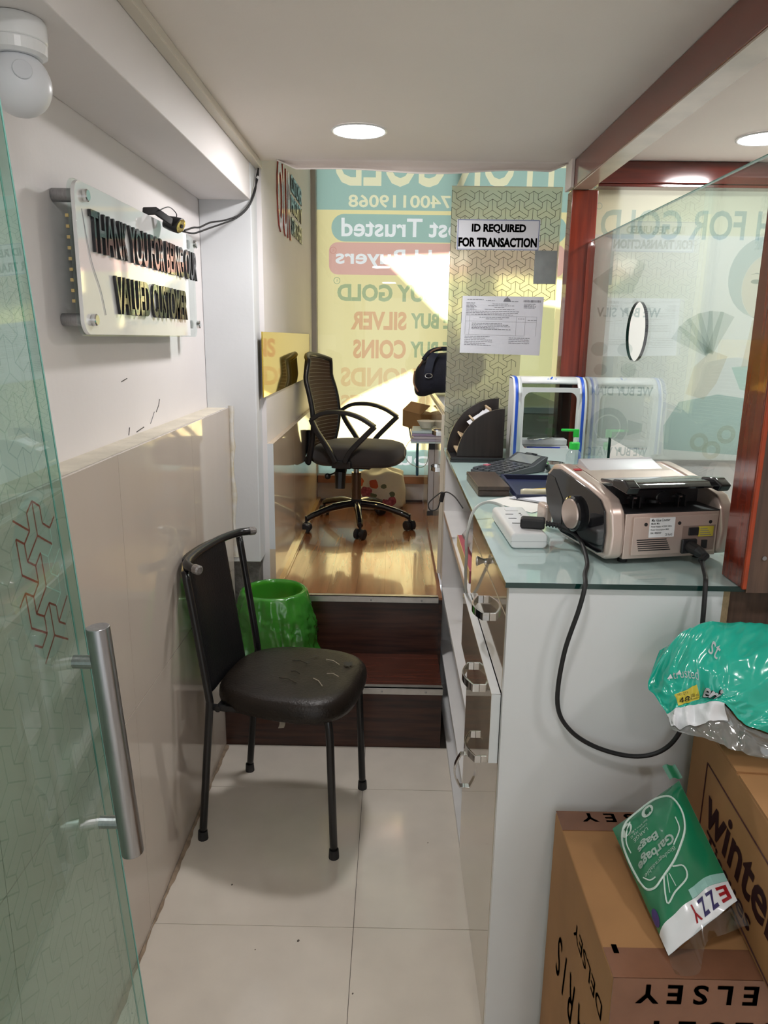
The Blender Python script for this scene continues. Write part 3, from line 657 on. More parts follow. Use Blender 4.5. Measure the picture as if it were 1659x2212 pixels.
# ---- file organiser
og = thing('file_organiser', 'dark wood quarter-round file organiser on the counter before the panel', 'organiser', (.32, 2.67, 1.061))
og_b = MB().box(.212, .405, 2.585, 2.80, 1.061, 1.070).box(.212, .405, 2.585, 2.590, 1.070, 1.079).box(.212, .217, 2.585, 2.80, 1.070, 1.079).build('base_tray', black_plastic, og, bevel=.002)
def qpoly(r, n=14): return [(0, 0)]+[(-r*math.sin(a)*.92, r*math.cos(a)) for a in [PI/2*k/n for k in range(n+1)]][::-1]
for y, r in ((2.60, .180), (2.76, .205)):
    poly = [(.40+p[0]*1.0, 1.071+p[1]) for p in qpoly(r)]
    MB().prism([(p[0], p[1]) for p in poly], -.012, (0, y, 0), X1, V1).build('side_board', org_wood, og, bevel=.001)
for k, a in enumerate((18, 42, 66, 84)):
    an = math.radians(a); p0 = Vector((.40-.06*math.sin(an), 0, 1.08+.06*math.cos(an))); p1 = Vector((.40-.165*math.sin(an), 0, 1.075+.185*math.cos(an)))
    d = (p1-p0); nn = Vector((d.z, 0, -d.x)).normalized()*.003
    MB().prism([((p0+nn).x, (p0+nn).z), ((p1+nn).x, (p1+nn).z), ((p1-nn).x, (p1-nn).z), ((p0-nn).x, (p0-nn).z)], -.142, (0, 2.613, 0), X1, V1).build('divider', light_edge, og)
for k in range(3): tag(MB().obox((.30+.02*k, 2.68, 1.205+.012*k), (.05, .10, .001), Matrix.Rotation(math.radians(-35-8*k), 3, 'Y')).build('letter', paper), ('folded white letter tucked lowest in the file organiser', 'folded white letter in the middle slot of the file organiser', 'folded white letter in the upper slot of the file organiser')[k], 'letter', 'letters in the file organiser')

# ---- jewellery scale with wind shield
sc = thing('scale_shield', 'white arched wind shield with blue edge tape over the weighing scale', 'wind shield', (.56, 2.66, 1.061))
def arcprof(w0, w1, h, n=8):
    # front outline of the shield in x,z
    pts = [(-w0, 0), (-w0, h*.55)]
    for k in range(n+1):
        a = PI-PI/2*k/n*1.0; pts.append((-w0+.055+.055*math.cos(a), h-.055+.055*math.sin(a)))
    return pts+[(-p[0], p[1]) for p in pts[::-1]]
# the shield's cross-section curves front to top: build side profile (y,z) extruded along x, front face with opening
SX0, SX1, SY0, SY1, SZ, SHh = .426, .682, 2.585, 2.706, 1.061, .298
prof = [(0, 0), (0, SHh*.6)]+[(.07-.07*math.cos(a), SHh-.105+.105*math.sin(a)) for a in [PI/2*k/8 for k in range(1, 9)]]+[(SY1-SY0, SHh)]
prof = [(SY0+p[0], SZ+p[1]) for p in prof]
def shellstrip(x0, x1, mat, name, off=0, z0=None, z1=None, t=.006):
    pts = [p for p in prof if (z0 is None or p[1] >= z0-1e-6) and (z1 is None or p[1] <= z1+1e-6)]
    mb = MB(); n = len(pts)
    vs = [(x, p[0]-off, p[1]+off) for x in (x0, x1) for p in pts]
    mb.add(vs, [(k, k+1, n+k+1, n+k) for k in range(n-1)])
    return mb.build(name, mat, sc, smooth=True, solid=t)
shellstrip(SX0, SX0+.030, white_plastic, 'shield_side_band'); shellstrip(SX1-.030, SX1, white_plastic, 'shield_side_band')
shellstrip(SX0+.006, SX0+.016, blue_plastic, 'blue_tape', .004, t=.001); shellstrip(SX1-.018, SX1-.008, blue_plastic, 'blue_tape', .004, t=.001)
MB().add([(x, p[0], p[1]) for x in (SX0+.030, SX1-.030) for p in prof[-5:]], [(k, k+1, 5+k+1, 5+k) for k in range(4)]).build('shield_top', white_plastic, sc, smooth=True, solid=.006)
MB().box(SX0+.030, SX1-.030, SY0-.003, SY0+.003, SZ, SZ+.055).build('shield_front_sill', white_plastic, sc)
fill2d([[(SX0+.028, SZ+.04), (SX1-.028, SZ+.04), (SX1-.028, SZ+.268), (SX0+.028, SZ+.268)], rrect(SX0+.036, SX1-.036, SZ+.052, SZ+.252, .026)], (0, SY0+.0, 0), X1, V1, .005).build('shield_front', white_plastic, sc)
MB().prism([(SY0, SZ)]+prof[1:]+[(SY1, SZ)], .004, (SX0, 0, 0), (0, 1, 0), (0, 0, 1)).build('shield_side', white_plastic, sc)
MB().prism([(SY0, SZ)]+prof[1:]+[(SY1, SZ)], .004, (SX1-.004, 0, 0), (0, 1, 0), (0, 0, 1)).build('shield_side', clear_plastic, sc)
MB().box(SX0+.07, SX1-.11, SY0+.012, SY0+.02, SZ+.252, SZ+.260).build('flap_grip', clear_plastic, sc)
MB().box(SX0+.028, SX1-.028, SY1-.006, SY1, SZ, SZ+SHh-.01).build('shield_back', glassmat('smoked_back', (.50, .56, .54)), sc)
for k, (dx, dz) in enumerate(((-.014, 0), (0, .007), (.014, 0))): MB().lathe([(.006, 0), (.006, .0008)], (.563+dx, SY0+.045, SZ+SHh-.006+dz), (0, -.9, .5), 12, .5).build('logo_mark', blue_plastic, sc)
ws = thing('weighing_scale', 'white electronic weighing scale with a blue display inside the wind shield', 'weighing scale', (.55, 2.65, 1.061))
MB().prism([(2.592, 1.066), (2.592, 1.092), (2.635, 1.118), (2.69, 1.120), (2.69, 1.066)], .19, (.45, 0, 0), (0, 1, 0), (0, 0, 1)).build('scale_body', white_plastic, ws, bevel=.005)
MB().box(.46, .63, 2.60, 2.685, 1.0612, 1.066).build('scale_feet', black_plastic, ws)
MB().box(.455, .635, 2.638, 2.688, 1.120, 1.142).build('weighing_block', white_plastic, ws, bevel=.004)
MB().lathe([(.078, 0), (.08, .002), (.078, .004)], (.545, 2.662, 1.1425), (0, 0, 1), 32, .32).build('pan', chrome, ws)
R_ = Matrix.Rotation(math.radians(31), 3, 'X')
MB().obox((.545, 2.614, 1.1062), (.175, .044, .002), R_).build('control_panel', grey_plastic, ws)
MB().obox((.548, 2.621, 1.1112), (.12, .016, .002), R_).build('display', P('blue_lcd', (.05, .08, .42), .15), ws, bevel=.0008)
for k in range(6): MB().obox((.495+.02*k, 2.606, 1.1022), (.012, .008, .002), R_).build('key', white_plastic, ws)
MB().obox((.474, 2.621, 1.1112), (.016, .012, .002), R_).build('brand_patch', red_ink, ws)

# ---- calculator
Mc = Matrix.Translation((.395, 2.412, 1.0615)) @ Matrix.Rotation(math.radians(38), 4, 'Z')
ca = thing('calculator', 'large grey desktop calculator with tilted display lying on the counter', 'calculator', (.395, 2.412, 1.0615))
MB(Mc).prism([(-.115, 0), (-.115, .010), (.045, .024), (.105, .050), (.115, .048), (.10, 0)], .135, (0, .0675, 0), (1, 0, 0), (0, 0, 1)).build('case', P('dark_grey_case', (.05, .055, .062), .4), ca, bevel=.003)
cs = math.atan2(.014, .16)
for i in range(5):
    for j in range(6):
        x = -.100+.0235*j; y = -.052+.026*i; z = .0112+(x+.115)*.0875+.002
        MB(Mc).obox((x, y, z), (.018, .020, .005), Matrix.Rotation(-cs, 3, 'Y')).build('key', P('pink_key', (.45, .12, .16), .4) if (i, j) == (4, 2) and 'pink_key' not in MATS else MATS['grey_key'] if 'grey_key' in MATS else P('grey_key', (.07, .075, .085), .3), ca)
Rt = Matrix.Rotation(-math.atan2(.026, .06), 3, 'Y')
MB(Mc).obox((.073, 0, .0375), (.05, .10, .002), Rt).build('display', P('grey_lcd', (.20, .22, .21), .08), ca)
MB(Mc).obox((.104, 0, .0505), (.010, .05, .0015), Rt).build('solar_cell', black_gloss, ca)

# ---- dark wooden box, navy tray, pens, brush, bowl
wb = thing('wooden_box', 'dark brown wooden card box with a lid at the counter edge', 'box', (.285, 2.12, 1.0608))
MB().obox((.285, 2.13, 1.0688), (.088, .235, .015), Matrix.Rotation(.04, 3, 'Z')).build('box_base', dark_box, wb, bevel=.002)
MB().obox((.285, 2.13, 1.083), (.090, .237, .012), Matrix.Rotation(.04, 3, 'Z')).build('box_lid', dark_box, wb, bevel=.002)
nt = thing('navy_tray', 'flat navy blue tray holding pens on the counter', 'tray', (.45, 2.12, 1.0608))
MB().box(.345, .56, 1.96, 2.27, 1.0608, 1.064).build('tray_floor', navy, nt)
for b in ((.345, .56, 1.96, 1.968), (.345, .56, 2.262, 2.27), (.345, .353, 1.968, 2.262), (.552, .56, 1.968, 2.262)): MB().box(*b, 1.064, 1.078).build('rim', navy, nt, bevel=.001)
def pen(name, a, b, r, mat, label, cat, tipmat=None, endmat=None, group=None):
    a, b = Vector(a), Vector(b); t = thing(name, label, cat, (a+b)/2, group); d = (b-a)
    MB().tube([a, a+d*.86], r, 10).build('barrel', mat, t, smooth=False)
    MB().tube([a+d*.86, b], [r, r*.2], 10).build('tip', tipmat or mat, t)
    MB().tube([a-d*.1, a], r*1.02, 10).build('cap', endmat or mat, t)
pen('pencil', (.50, 2.10, 1.0705), (.385, 2.06, 1.069), .004, P('yellow_lacquer', (.62, .42, .02), .3), 'orange-yellow pencil with white end in the navy tray', 'pencil', P('orange_tip', (.6, .25, .02), .4), white_plastic)
pen('marker', (.52, 2.055, 1.071), (.42, 2.025, 1.070), .0055, MATS['yellow_lacquer'], 'bright yellow marker pen in the navy tray', 'marker pen')
br = thing('touchstone_brush', 'cream handled brush lying in the navy tray', 'brush', (.43, 2.0, 1.066))
MB().tube([(.362, 1.995, 1.0765), (.372, 1.995, 1.0765), (.42, 1.992, 1.0765), (.428, 1.992, 1.0765), (.45, 1.99, 1.0765)], [.009, .012, .0115, .0122, .0118], 14).build('handle', P('cream_plastic', (.66, .62, .46), .35), br, smooth=True)
MB().tube([(.45, 1.99, 1.0765), (.50, 1.987, 1.0765)], [.010, .012], 12).build('bristles', P('brown_bristle', (.12, .08, .06), .8), br)
bw = MB().lathe([(.018, .001), (.030, .012), (.038, .026), (.040, .028), (.036, .026), (.026, .012), (.0, .006)], (.545, 2.44, 1.0608), (0, 0, 1), 32).build('steel_bowl', chrome, smooth=True)
tag(bw, 'small shiny steel bowl behind the note counting machine', 'bowl')
tag(MB().add([(.262, 1.95, 1.0613), (.36, 1.815, 1.0613), (.455, 1.90, 1.0618), (.37, 2.045, 1.0613), (.262, 1.95, 1.0622), (.36, 1.815, 1.0622), (.455, 1.90, 1.0627), (.37, 2.045, 1.0622)], [(3, 2, 1, 0), (4, 5, 6, 7), (0, 1, 5, 4), (1, 2, 6, 5), (2, 3, 7, 6), (3, 0, 4, 7)]).build('loose_sheet', paper2), 'loose cream sheet lying under the power strip', 'paper')
for k in range(3):
    tag(MB().obox((.405+.008*k, 1.945-.008*k, 1.0655+.0028*k), (.16, .045, .0015), Matrix.Rotation(math.radians(-36-3*k), 3, 'Z') @ Matrix.Rotation(.05*k, 3, 'X')).build('folded_slip', paper), ('folded white slip at the bottom of the pile on the loose sheet', 'folded white slip in the middle of the pile on the loose sheet', 'folded white slip on top of the pile on the loose sheet')[k], 'paper', 'folded slips on the loose sheet')

# ---- power strip with plug
Ms = Matrix.Translation((.290, 1.612, 1.061)) @ Matrix.Rotation(math.radians(1.5), 4, 'Z')
ps = thing('power_strip', 'white power strip lying on the glass counter top', 'power strip', (.290, 1.612, 1.061))
MB(Ms).prism(rrect(-.039, .039, 0, .034, .011), .25, (0, .125, 0), X1, V1).build('casing', white_plastic, ps, smooth=False, bevel=.004)
MB(Ms).box(-.0392, .0392, -.1254, -.1249, .0155, .0163).build('seam', grey_plastic, ps)
for yy in (-.04, .005, .045):
    for dx, dy, w, h in ((-.012, 0, .018, .003), (.014, .008, .005, .004), (.014, -.008, .005, .004)): MB(Ms).obox((dx, yy+dy, .0343), (w, h, .0008)).build('socket_slot', black_plastic, ps)
MB(Ms).obox((0, .088, .0345), (.03, .02, .002)).build('rocker_switch', white_plastic, ps, bevel=.0008)
wc = bez([(.284, 1.738, 1.080), (.274, 1.768, 1.090), (.238, 1.775, 1.096), (.204, 1.75, 1.078), (.187, 1.72, 1.02), (.190, 1.735, .97), (.197, 1.80, .90), (.214, 1.89, .812), (.26, 1.96, .806)], 8)
tag(MB().tube(wc, .0038, 10).build('white_flex', P('grey_white_flex', (.50, .52, .50), .4), smooth=True), 'white flex looping from the power strip down over the counter edge', 'cable')
pg = thing('mains_plug', 'black three-pin mains plug with its cord on the power strip', 'plug', (.305, 1.535, 1.10))
MB().obox((.308, 1.535, 1.1062), (.052, .034, .022), Matrix.Rotation(-.22, 3, 'Z')).build('plug_body', black_rubber, pg, bevel=.005, seg=3)
for k in range(5): MB().tube([(.335+.0065*k, 1.529-.0018*k, 1.106-.0005*k), (.338+.0065*k, 1.5282-.0018*k, 1.106-.0005*k)], .0065, 10).build('strain_relief', black_rubber, pg)
cord = bez([(.336, 1.529, 1.106), (.368, 1.518, 1.102), (.394, 1.47, 1.088), (.385, 1.37, 1.072), (.362, 1.295, 1.069), (.352, 1.252, 1.062), (.342, 1.243, 1.02), (.322, 1.247, .93), (.318, 1.251, .83), (.345, 1.253, .775), (.40, 1.254, .738), (.47, 1.252, .722), (.52, 1.247, .738), (.548, 1.24, .785), (.565, 1.24, .87), (.566, 1.243, .98), (.568, 1.252, 1.045), (.571, 1.262, 1.068), (.580, 1.285, 1.070), (.588, 1.31, 1.074), (.596, 1.342, 1.083)], 8)
MB().tube(cord, .0043, 10).build('cord', black_rubber, pg, smooth=True)
bc = thing('black_lead', 'thin black lead with a small adaptor hanging at the far cabinet', 'cable', (.20, 2.6, .95))
MB().tube(bez([(.236, 2.32, .955), (.215, 2.40, .975), (.19, 2.45, .98), (.178, 2.5, .95), (.165, 2.5, .91), (.14, 2.5, .905), (.135, 2.5, .93), (.165, 2.5, .96), (.18, 2.5, .97)], 8), .0022, 8).build('lead', black_rubber, bc, smooth=True)
MB().obox((.180, 2.5, .952), (.014, .02, .035), Matrix.Rotation(.2, 3, 'Y')).build('adaptor', black_rubber, bc, bevel=.003)

# ---- sanitizer bottle
sb = thing('sanitizer_bottle', 'clear bottle with a bright green pump top behind the machine', 'bottle', (.628, 2.50, 1.061))
MB().lathe([(.024, 0), (.026, .004), (.026, .045), (.020, .058), (.011, .066), (.011, .07)], (.628, 2.50, 1.061), (0, 0, 1), 24).build('bottle_body', clear_plastic, sb, smooth=True)
MB().lathe([(.017, .066), (.0175, .068), (.0175, .088), (.016, .09)], (.628, 2.50, 1.061), (0, 0, 1), 24).build('collar', green_pump, sb)
MB().lathe([(.006, .09), (.006, .108)], (.628, 2.50, 1.061), (0, 0, 1), 14).build('pump_stem', white_plastic, sb)
MB().box(.621, .640, 2.494, 2.506, 1.168, 1.192).box(.580, .640, 2.494, 2.506, 1.188, 1.196).build('pump_head', green_pump, sb, bevel=.002)

# ---- note counting machine
Mm = Matrix.Translation((.422, 1.368, 1.061)) @ Matrix.Rotation(math.radians(13), 4, 'Z') @ Matrix.Diagonal((1.06, 1.06, .93, 1))
nc = thing('note_counter', 'champagne and black note counting machine seen from behind on the counter', 'counting machine', (.52, 1.55, 1.061))
sp = [(0.0, .018), (-.004, .07), (.004, .118), (.026, .141), (.085, .157), (.16, .170), (.215, .177), (.25, .171), (.275, .148), (.285, .115), (.272, .07), (.225, .022), (.19, .010), (.02, .010)]
X0m, X1m = 0.0, .262
Mbk = Mm @ Matrix.Translation((0, 0, -.0033)) @ Matrix.Diagonal((1, 1, 1.15, 1))   # back plate stretch
Msp = Mm @ Matrix.Translation((0, 0, .012))
for x0, x1 in ((X0m, X0m+.034), (X1m-.034, X1m)):
    MB(Mm).prism(sp, x1-x0, (x0, 0, 0), (0, 1, 0), (0, 0, 1)).build('side_frame', champagne, nc, bevel=.011, seg=3)
inner = [((p[0]-.13)*.90+.13, (p[1]-.095)*.88+.095) for p in sp]
sd = MB(Mm).prism(inner, .004, (X0m-.0035, 0, 0), (0, 1, 0), (0, 0, 1)).build('black_side_panel', black_gloss, nc, bevel=.002)
MB(Mm).prism([((p[0]-.13)*.88+.13, (p[1]-.095)*.86+.095) for p in ((.275, .155), (.285, .115), (.272, .07), (.225, .022), (.19, .012), (.19, .10), (.24, .15))], .0015, (X0m-.0048, 0, 0), (0, 1, 0), (0, 0, 1)).build('side_facet', P('smoke_facet', (.05, .05, .052), .25), nc, parent=sd)
MB(Mm).lathe([(.040, 0), (.040, .008), (.036, .010), (.0, .0105)], (X0m-.004, .125, .082), (-1, 0, 0), 30).build('side_knob_ring', black_gloss, nc, parent=sd)
MB(Mm).lathe([(.034, 0), (.033, .003), (.0, .0035)], (X0m-.0145, .125, .082), (-1, 0, 0), 30).build('side_knob', champagne, nc, parent=sd)
MB(Mbk).box(X0m+.034, X1m-.034, .004, .24, .014, .10).build('lower_body', champagne, nc, bevel=.002)
MB(Mm).prism([(.10, .10), (.095, .154), (.16, .167), (.215, .174), (.25, .168), (.27, .145), (.27, .05), (.24, .02), (.24, .10)], X1m-X0m-.068, (X0m+.034, 0, 0), (0, 1, 0), (0, 0, 1)).build('upper_body', champagne, nc)
bk = MB(Mbk).box(X0m+.048, X1m-.040, -.001, .005, .022, .094).build('back_plate', champagne, nc, bevel=.001)
MB(Mm).box(X0m+.034, X1m-.034, .075, .10, .10, .155).build('stacker_recess', black_plastic, nc)
MB(Mbk).box(X0m+.034, X1m-.034, .004, .10, .0995, .1015).build('stacker_floor', black_plastic, nc)
hood = [(.010, .159), (.002, .165), (.016, .173), (.075, .170), (.10, .167), (.10, .161), (.06, .164), (.02, .163)]
MB(Mm).prism(hood, X1m-X0m-.060, (X0m+.030, 0, 0), (0, 1, 0), (0, 0, 1)).build('hood', black_gloss, nc, bevel=.002)
for x in (X0m+.026, X1m-.050): MB(Mm).prism([(-.004, .154), (-.012, .170), (.01, .182), (.05, .176), (.05, .160)], .024, (x, 0, 0), (0, 1, 0), (0, 0, 1)).build('hood_corner', black_gloss, nc, bevel=.004)
MB(Mm).prism([(.172, .168), (.214, .184), (.219, .188), (.226, .186), (.228, .170)], .165, (X0m+.046, 0, 0), (0, 1, 0), (0, 0, 1)).build('hopper_guide', P('pale_hopper', (.62, .60, .62), .35), nc, bevel=.001)
MB(Mm).box(X0m+.04, X1m-.05, .11, .115, .1575, .1595).build('top_seam', black_plastic, nc)
for x in (X0m+.072, X0m+.168):
    MB(Msp).tube([(x-.012, .05, .122), (x+.014, .05, .122)], .0025, 8).build('spindle', steel, nc)
    MB(Msp).tube([(x-.004, .05, .122), (x+.006, .05, .122)], .006, 12).build('spring', steel, nc)
    for q in (-.005, .010): MB(Msp).obox((x+q, .045, .113), (.0025, .012, .024)).build('finger', black_plastic, nc)
MB(Msp).lathe([(.012, 0), (.012, .006)], (X0m+.122, .06, .108), (0, 0, 1), 18).build('thumbwheel', black_plastic, nc)
MB(Msp).tube([(X0m+.14+.014*math.cos(a), .055, .118+.014*math.sin(a)) for a in [PI*.4+PI*k/8 for k in range(9)]], .0012, 6).build('wire_loop', steel, nc)
lab = MB(Mbk).box(X0m+.080, X0m+.132, -.0022, -.0008, .055, .092).build('rating_label', white_plastic, nc)
for s, z, h in (('Mix Value Counter', .085, .0048), ('Model: Mix', .0795, .0032), ('Power Supply: AC220V 50Hz', .0735, .0032), ('Power Consumption: 80W', .0675, .0032), ('S/N: 19050107', .0615, .0032)):
    w = .040 if 'Mix V' in s else .0018*len(s)
    text('lettering', s, print_black, Mbk @ Vector((X0m+.083, -.0026, z)), Mm.to_3x3() @ Vector((1, 0, 0)), (0, 0, 1), min(w, .046), h*1.2, nc, lab, thick=0, bold=.01)
text('lettering', 'CE RoHS', print_black, Mbk @ Vector((X0m+.113, -.0026, .0575)), Mm.to_3x3() @ Vector((1, 0, 0)), (0, 0, 1), .016, .005, nc, lab, thick=0)
for k in range(6): MB(Mbk).box(X0m+.062-.001*k, X0m+.128-.002*k, -.0016, -.0006, .0300+.0040*k, .0318+.0040*k).build('vent_slot', black_plastic, nc, parent=bk)
for x in (X0m+.073, X0m+.142, X0m+.207): MB(Mbk).lathe([(.0034, 0), (.0034, .001)], (x, -.0008, .080), (0, -1, 0), 14).build('screw_hole', black_plastic, nc, parent=bk)
MB(Mbk).box(X0m+.150, X0m+.219, -.0012, -.0006, .026, .074).build('socket_recess', P('recess_champagne', (.34, .25, .215), .35, metal=.3), nc, parent=bk)
MB(Mbk).box(X0m+.162, X0m+.183, -.004, -.0012, .056, .071).build('rocker_switch', black_plastic, nc, bevel=.001)
MB(Mbk).box(X0m+.183, X0m+.214, -.003, -.0012, .053, .072).build('warning_sticker', yellow_ink, nc)
for k in range(4): MB(Mbk).box(X0m+.186, X0m+.210-.003*k, -.0033, -.0030, .0558+.0038*k, .0568+.0038*k).build('small_print', print_grey, nc)
MB(Mbk).box(X0m+.148, X0m+.180, -.008, -.0012, .022, .050).build('mains_inlet', black_plastic, nc, bevel=.003)
MB(Mbk).box(X0m+.192, X0m+.203, -.004, -.0012, .030, .046).build('data_port', black_plastic, nc)
for x, y in ((.05, .03), (.21, .03), (.05, .2), (.21, .2)): MB(Mm).lathe([(.009, 0), (.009, .012)], (x, y, 0), (0, 0, 1), 14).build('foot', black_rubber, nc)
icp = Mbk @ Vector((X0m+.164, -.009, .036))
MB().tube([icp, icp+Vector((.005, -.03, -.001)), icp+Vector((.012, -.045, -.006)), icp+Vector((.0, -.055, -.012))], [.012, .011, .008, .006], 12).build('inlet_plug', black_rubber, pg)
MB(Mm).obox((X0m+.006, .285, .04), (.02, .045, .05)).build('front_tray', champagne, nc, bevel=.008, seg=3)
MB(Mm).obox((X0m+.017, .17, .1725), (.016, .010, .001), Matrix.Rotation(.2, 3, 'X')).build('red_button', red_ink, nc)

# ================================================================== LEFT WALL THINGS
sg = thing('wall_sign', 'acrylic sign reading THANK YOU FOR BEING OUR VALUED CUSTOMER on the left wall', 'sign', (-.63, 1.95, 1.48))
MB().prism(rrect(1.503, 2.41, 1.485, 1.785, .03), .005, (-.632, 0, 0), (0, 1, 0), (0, 0, 1)).build('clear_sheet', clear_glass, sg)
MB().prism(rrect(1.506, 2.30, 1.488, 1.782, .028)[0:0]+[(2.295, 1.488), (2.295, 1.782), (1.536, 1.782)]+[(1.536-.03*math.sin(a), 1.752+.03*math.cos(a)) for a in [PI/2*k/6 for k in range(1, 7)]]+[(1.506, 1.518)]+[(1.536-.03*math.cos(a), 1.518-.03*math.sin(a)) for a in [PI/2*k/6 for k in range(1, 7)]], .008, (-.626, 0, 0), (0, 1, 0), (0, 0, 1)).build('white_sheet', white_acrylic, sg, bevel=.001)
for y, z in ((1.55, 1.757), (1.55, 1.518), (2.378, 1.762), (2.378, 1.523)):
    MB().lathe([(.013, 0), (.013, .047)], (-.68, y, z), (1, 0, 0), 20).build('standoff', steel, sg, bevel=.001)
    MB().lathe([(.012, 0), (.012, .008), (.010, .010)], (-.618, y, z), (1, 0, 0), 20).build('standoff_cap', chrome, sg, smooth=False)
Yv = (0, 1, 0)
for s_, y0, y1, z0, z1 in (('THANK YOU FOR BEING OUR', 1.562, 2.375, 1.652, 1.735), ('VALUED CUSTOMER', 1.675, 2.245, 1.533, 1.616)):
    for o in text('letter', s_, letter_black, (-.617, y0, z0), Yv, V1, y1-y0, z1-z0, sg, thick=.006, bold=.015, split=True):
        fc = o.copy(); fc.data = o.data.copy(); COL.objects.link(fc); fc.parent = o; fc.name = 'letter_face'
        fc.data.materials[0] = letter_mirror
        for v in fc.data.vertices: v.co.x = v.co.x*.0+(.0192+.0004 if v.co.x > .016 else .0192)
for k in range(9): MB().box(-.638, -.632, 1.503, 1.507, 1.55+.02*k, 1.556+.02*k).build('led_chip', P('led_chip', (.5, .38, .16), .4) if k == 0 else MATS['led_chip'], sg)
MB().tube(bez([(-.6175, 1.535, 1.73), (-.6165, 1.56, 1.64), (-.6165, 1.60, 1.58), (-.6165, 1.62, 1.53)], 6), .0008, 6).build('fine_wire', grey_plastic, sg)

cm = thing('clip_camera', 'small black clip-on camera with a gold face on top of the wall sign', 'camera', (-.615, 2.05, 1.78))
MB().strip([(-.635, 1.96, 1.792), (-.61, 1.985, 1.797), (-.58, 2.02, 1.775)], .02, .006, (0, .4, 1)).build('bracket', black_plastic, cm, bevel=.001)
Rc = Vector((.9, -.25, -.25)).normalized()
MB().lathe([(.006, -.035), (.018, -.03), (.022, -.01), (.023, .012), (.021, .014)], (-.575, 2.04, 1.772), Rc, 24, .75).build('camera_body', black_plastic, cm, smooth=True)
MB().lathe([(.020, 0), (.020, .003), (.014, .004)], Vector((-.575, 2.04, 1.772))+Rc*.013, Rc, 24, .75).build('gold_face', P('brass_face', (.62, .48, .16), .15, metal=.9), cm)
MB().lathe([(.005, 0), (.005, .002)], Vector((-.575, 2.04, 1.772))+Rc*.0175, Rc, 14).build('lens', black_gloss, cm)
MB().tube(bez([(-.60, 1.99, 1.80), (-.585, 2.02, 1.812), (-.575, 2.05, 1.80), (-.58, 2.05, 1.785)], 6), .0013, 6).build('camera_lead', black_rubber, cm)

wr = thing('hanging_wires', 'pair of thin black wires drooping from the ceiling trunking to the sign', 'wires', (-.49, 2.7, 1.95))
w_a = [(-.485, 2.79, 2.07), (-.484, 2.77, 2.03), (-.488, 2.715, 1.98), (-.50, 2.685, 1.93), (-.53, 2.65, 1.89), (-.57, 2.60, 1.865), (-.60, 2.53, 1.848), (-.62, 2.47, 1.825), (-.63, 2.43, 1.818), (-.64, 2.36, 1.80)]
w_b = [(-.483, 2.79, 2.07), (-.488, 2.765, 2.03), (-.484, 2.71, 1.975), (-.503, 2.68, 1.92), (-.535, 2.64, 1.88), (-.575, 2.59, 1.853), (-.605, 2.52, 1.828), (-.625, 2.46, 1.808), (-.635, 2.42, 1.80), (-.65, 2.34, 1.797)]
for w in (w_a, w_b): MB().tube(bez(w, 6), .0028, 8).build('wire', black_rubber, wr, smooth=True)
MB().tube([(-.4845, 2.772, 2.034), (-.4855, 2.764, 2.026)], .006, 8).build('wire_tie', white_plastic, wr)
tk = thing('cable_trunking', 'cream cable trunking along the ceiling beside the left beam', 'trunking', (-.487, .6, 2.068))
MB().box(-.4995, -.473, -1.69, 2.80, 2.070, 2.0895).build('channel', P('cream_trunking', (.66, .61, .53), .5), tk, bevel=.002)
MB().box(-.499, -.4735, -1.69, 2.802, 2.0665, 2.0703).build('cover', MATS['cream_trunking'], tk, bevel=.001)

dm = thing('dome_sensor', 'white ball-shaped security sensor hanging under the left beam', 'sensor', (-.575, 1.23, 1.947))
MB().lathe([(.0, -.001), (.042, 0), (.045, -.006), (.045, -.030), (.043, -.032)], (-.575, 1.23, 1.9465), (0, 0, 1), 32).build('base', white_plastic, dm, smooth=False, bevel=.001)
MB().lathe([(.043, -.032), (.044, -.034), (.043, -.048), (.036, -.052)], (-.575, 1.23, 1.9465), (0, 0, 1), 32).build('collar', white_plastic, dm)
MB().lathe([(max(.0005, .046*math.sin(a)), -.088+.046*math.cos(a)) for a in [.62+(PI-.62)*k/16 for k in range(17)]], (-.575, 1.23, 1.9465), (0, 0, 1), 32).build('ball', P('frosted_white', (.70, .72, .76), .35), dm, smooth=True)
MB().lathe([(.014, 0), (.013, .001)], Vector((-.575, 1.23, 1.8585))+Vector((.5, -.8, .2)).normalized()*.0455, (.5, -.8, .2), 20).build('lens_disc', P('sensor_lens', (.62, .64, .68), .3), dm)

# wall lettering and gold mirror above the platform
wt = thing('wall_lettering', 'red OUR and black CUSTOMER PRIORITY STARTS HERE acrylic letters on the platform wall', 'lettering', (-.478, 3.6, 1.9))
for o in text('red_letter', 'OUR', red_acrylic, (-.4795, 3.17, 1.915), Yv, V1, .40, .285, wt, thick=.006, bold=.02, split=True): pass
for s_, z0 in (('CUSTOMER', 2.135), ('PRIORITY', 2.045), ('STARTS HERE', 1.950)):
    for o in text('black_letter', s_, letter_gloss, (-.4795, 3.585, z0), Yv, V1, .40, .078, wt, thick=.005, bold=.015, split=True): pass
gm_ = MB().box(-.4795, -.4745, 2.735, 4.28, 1.268, 1.506).build('gold_mirror_panel', gold_mirror, bevel=.001); tag(gm_, 'long yellow mirrored acrylic panel on the platform wall', 'mirror panel')

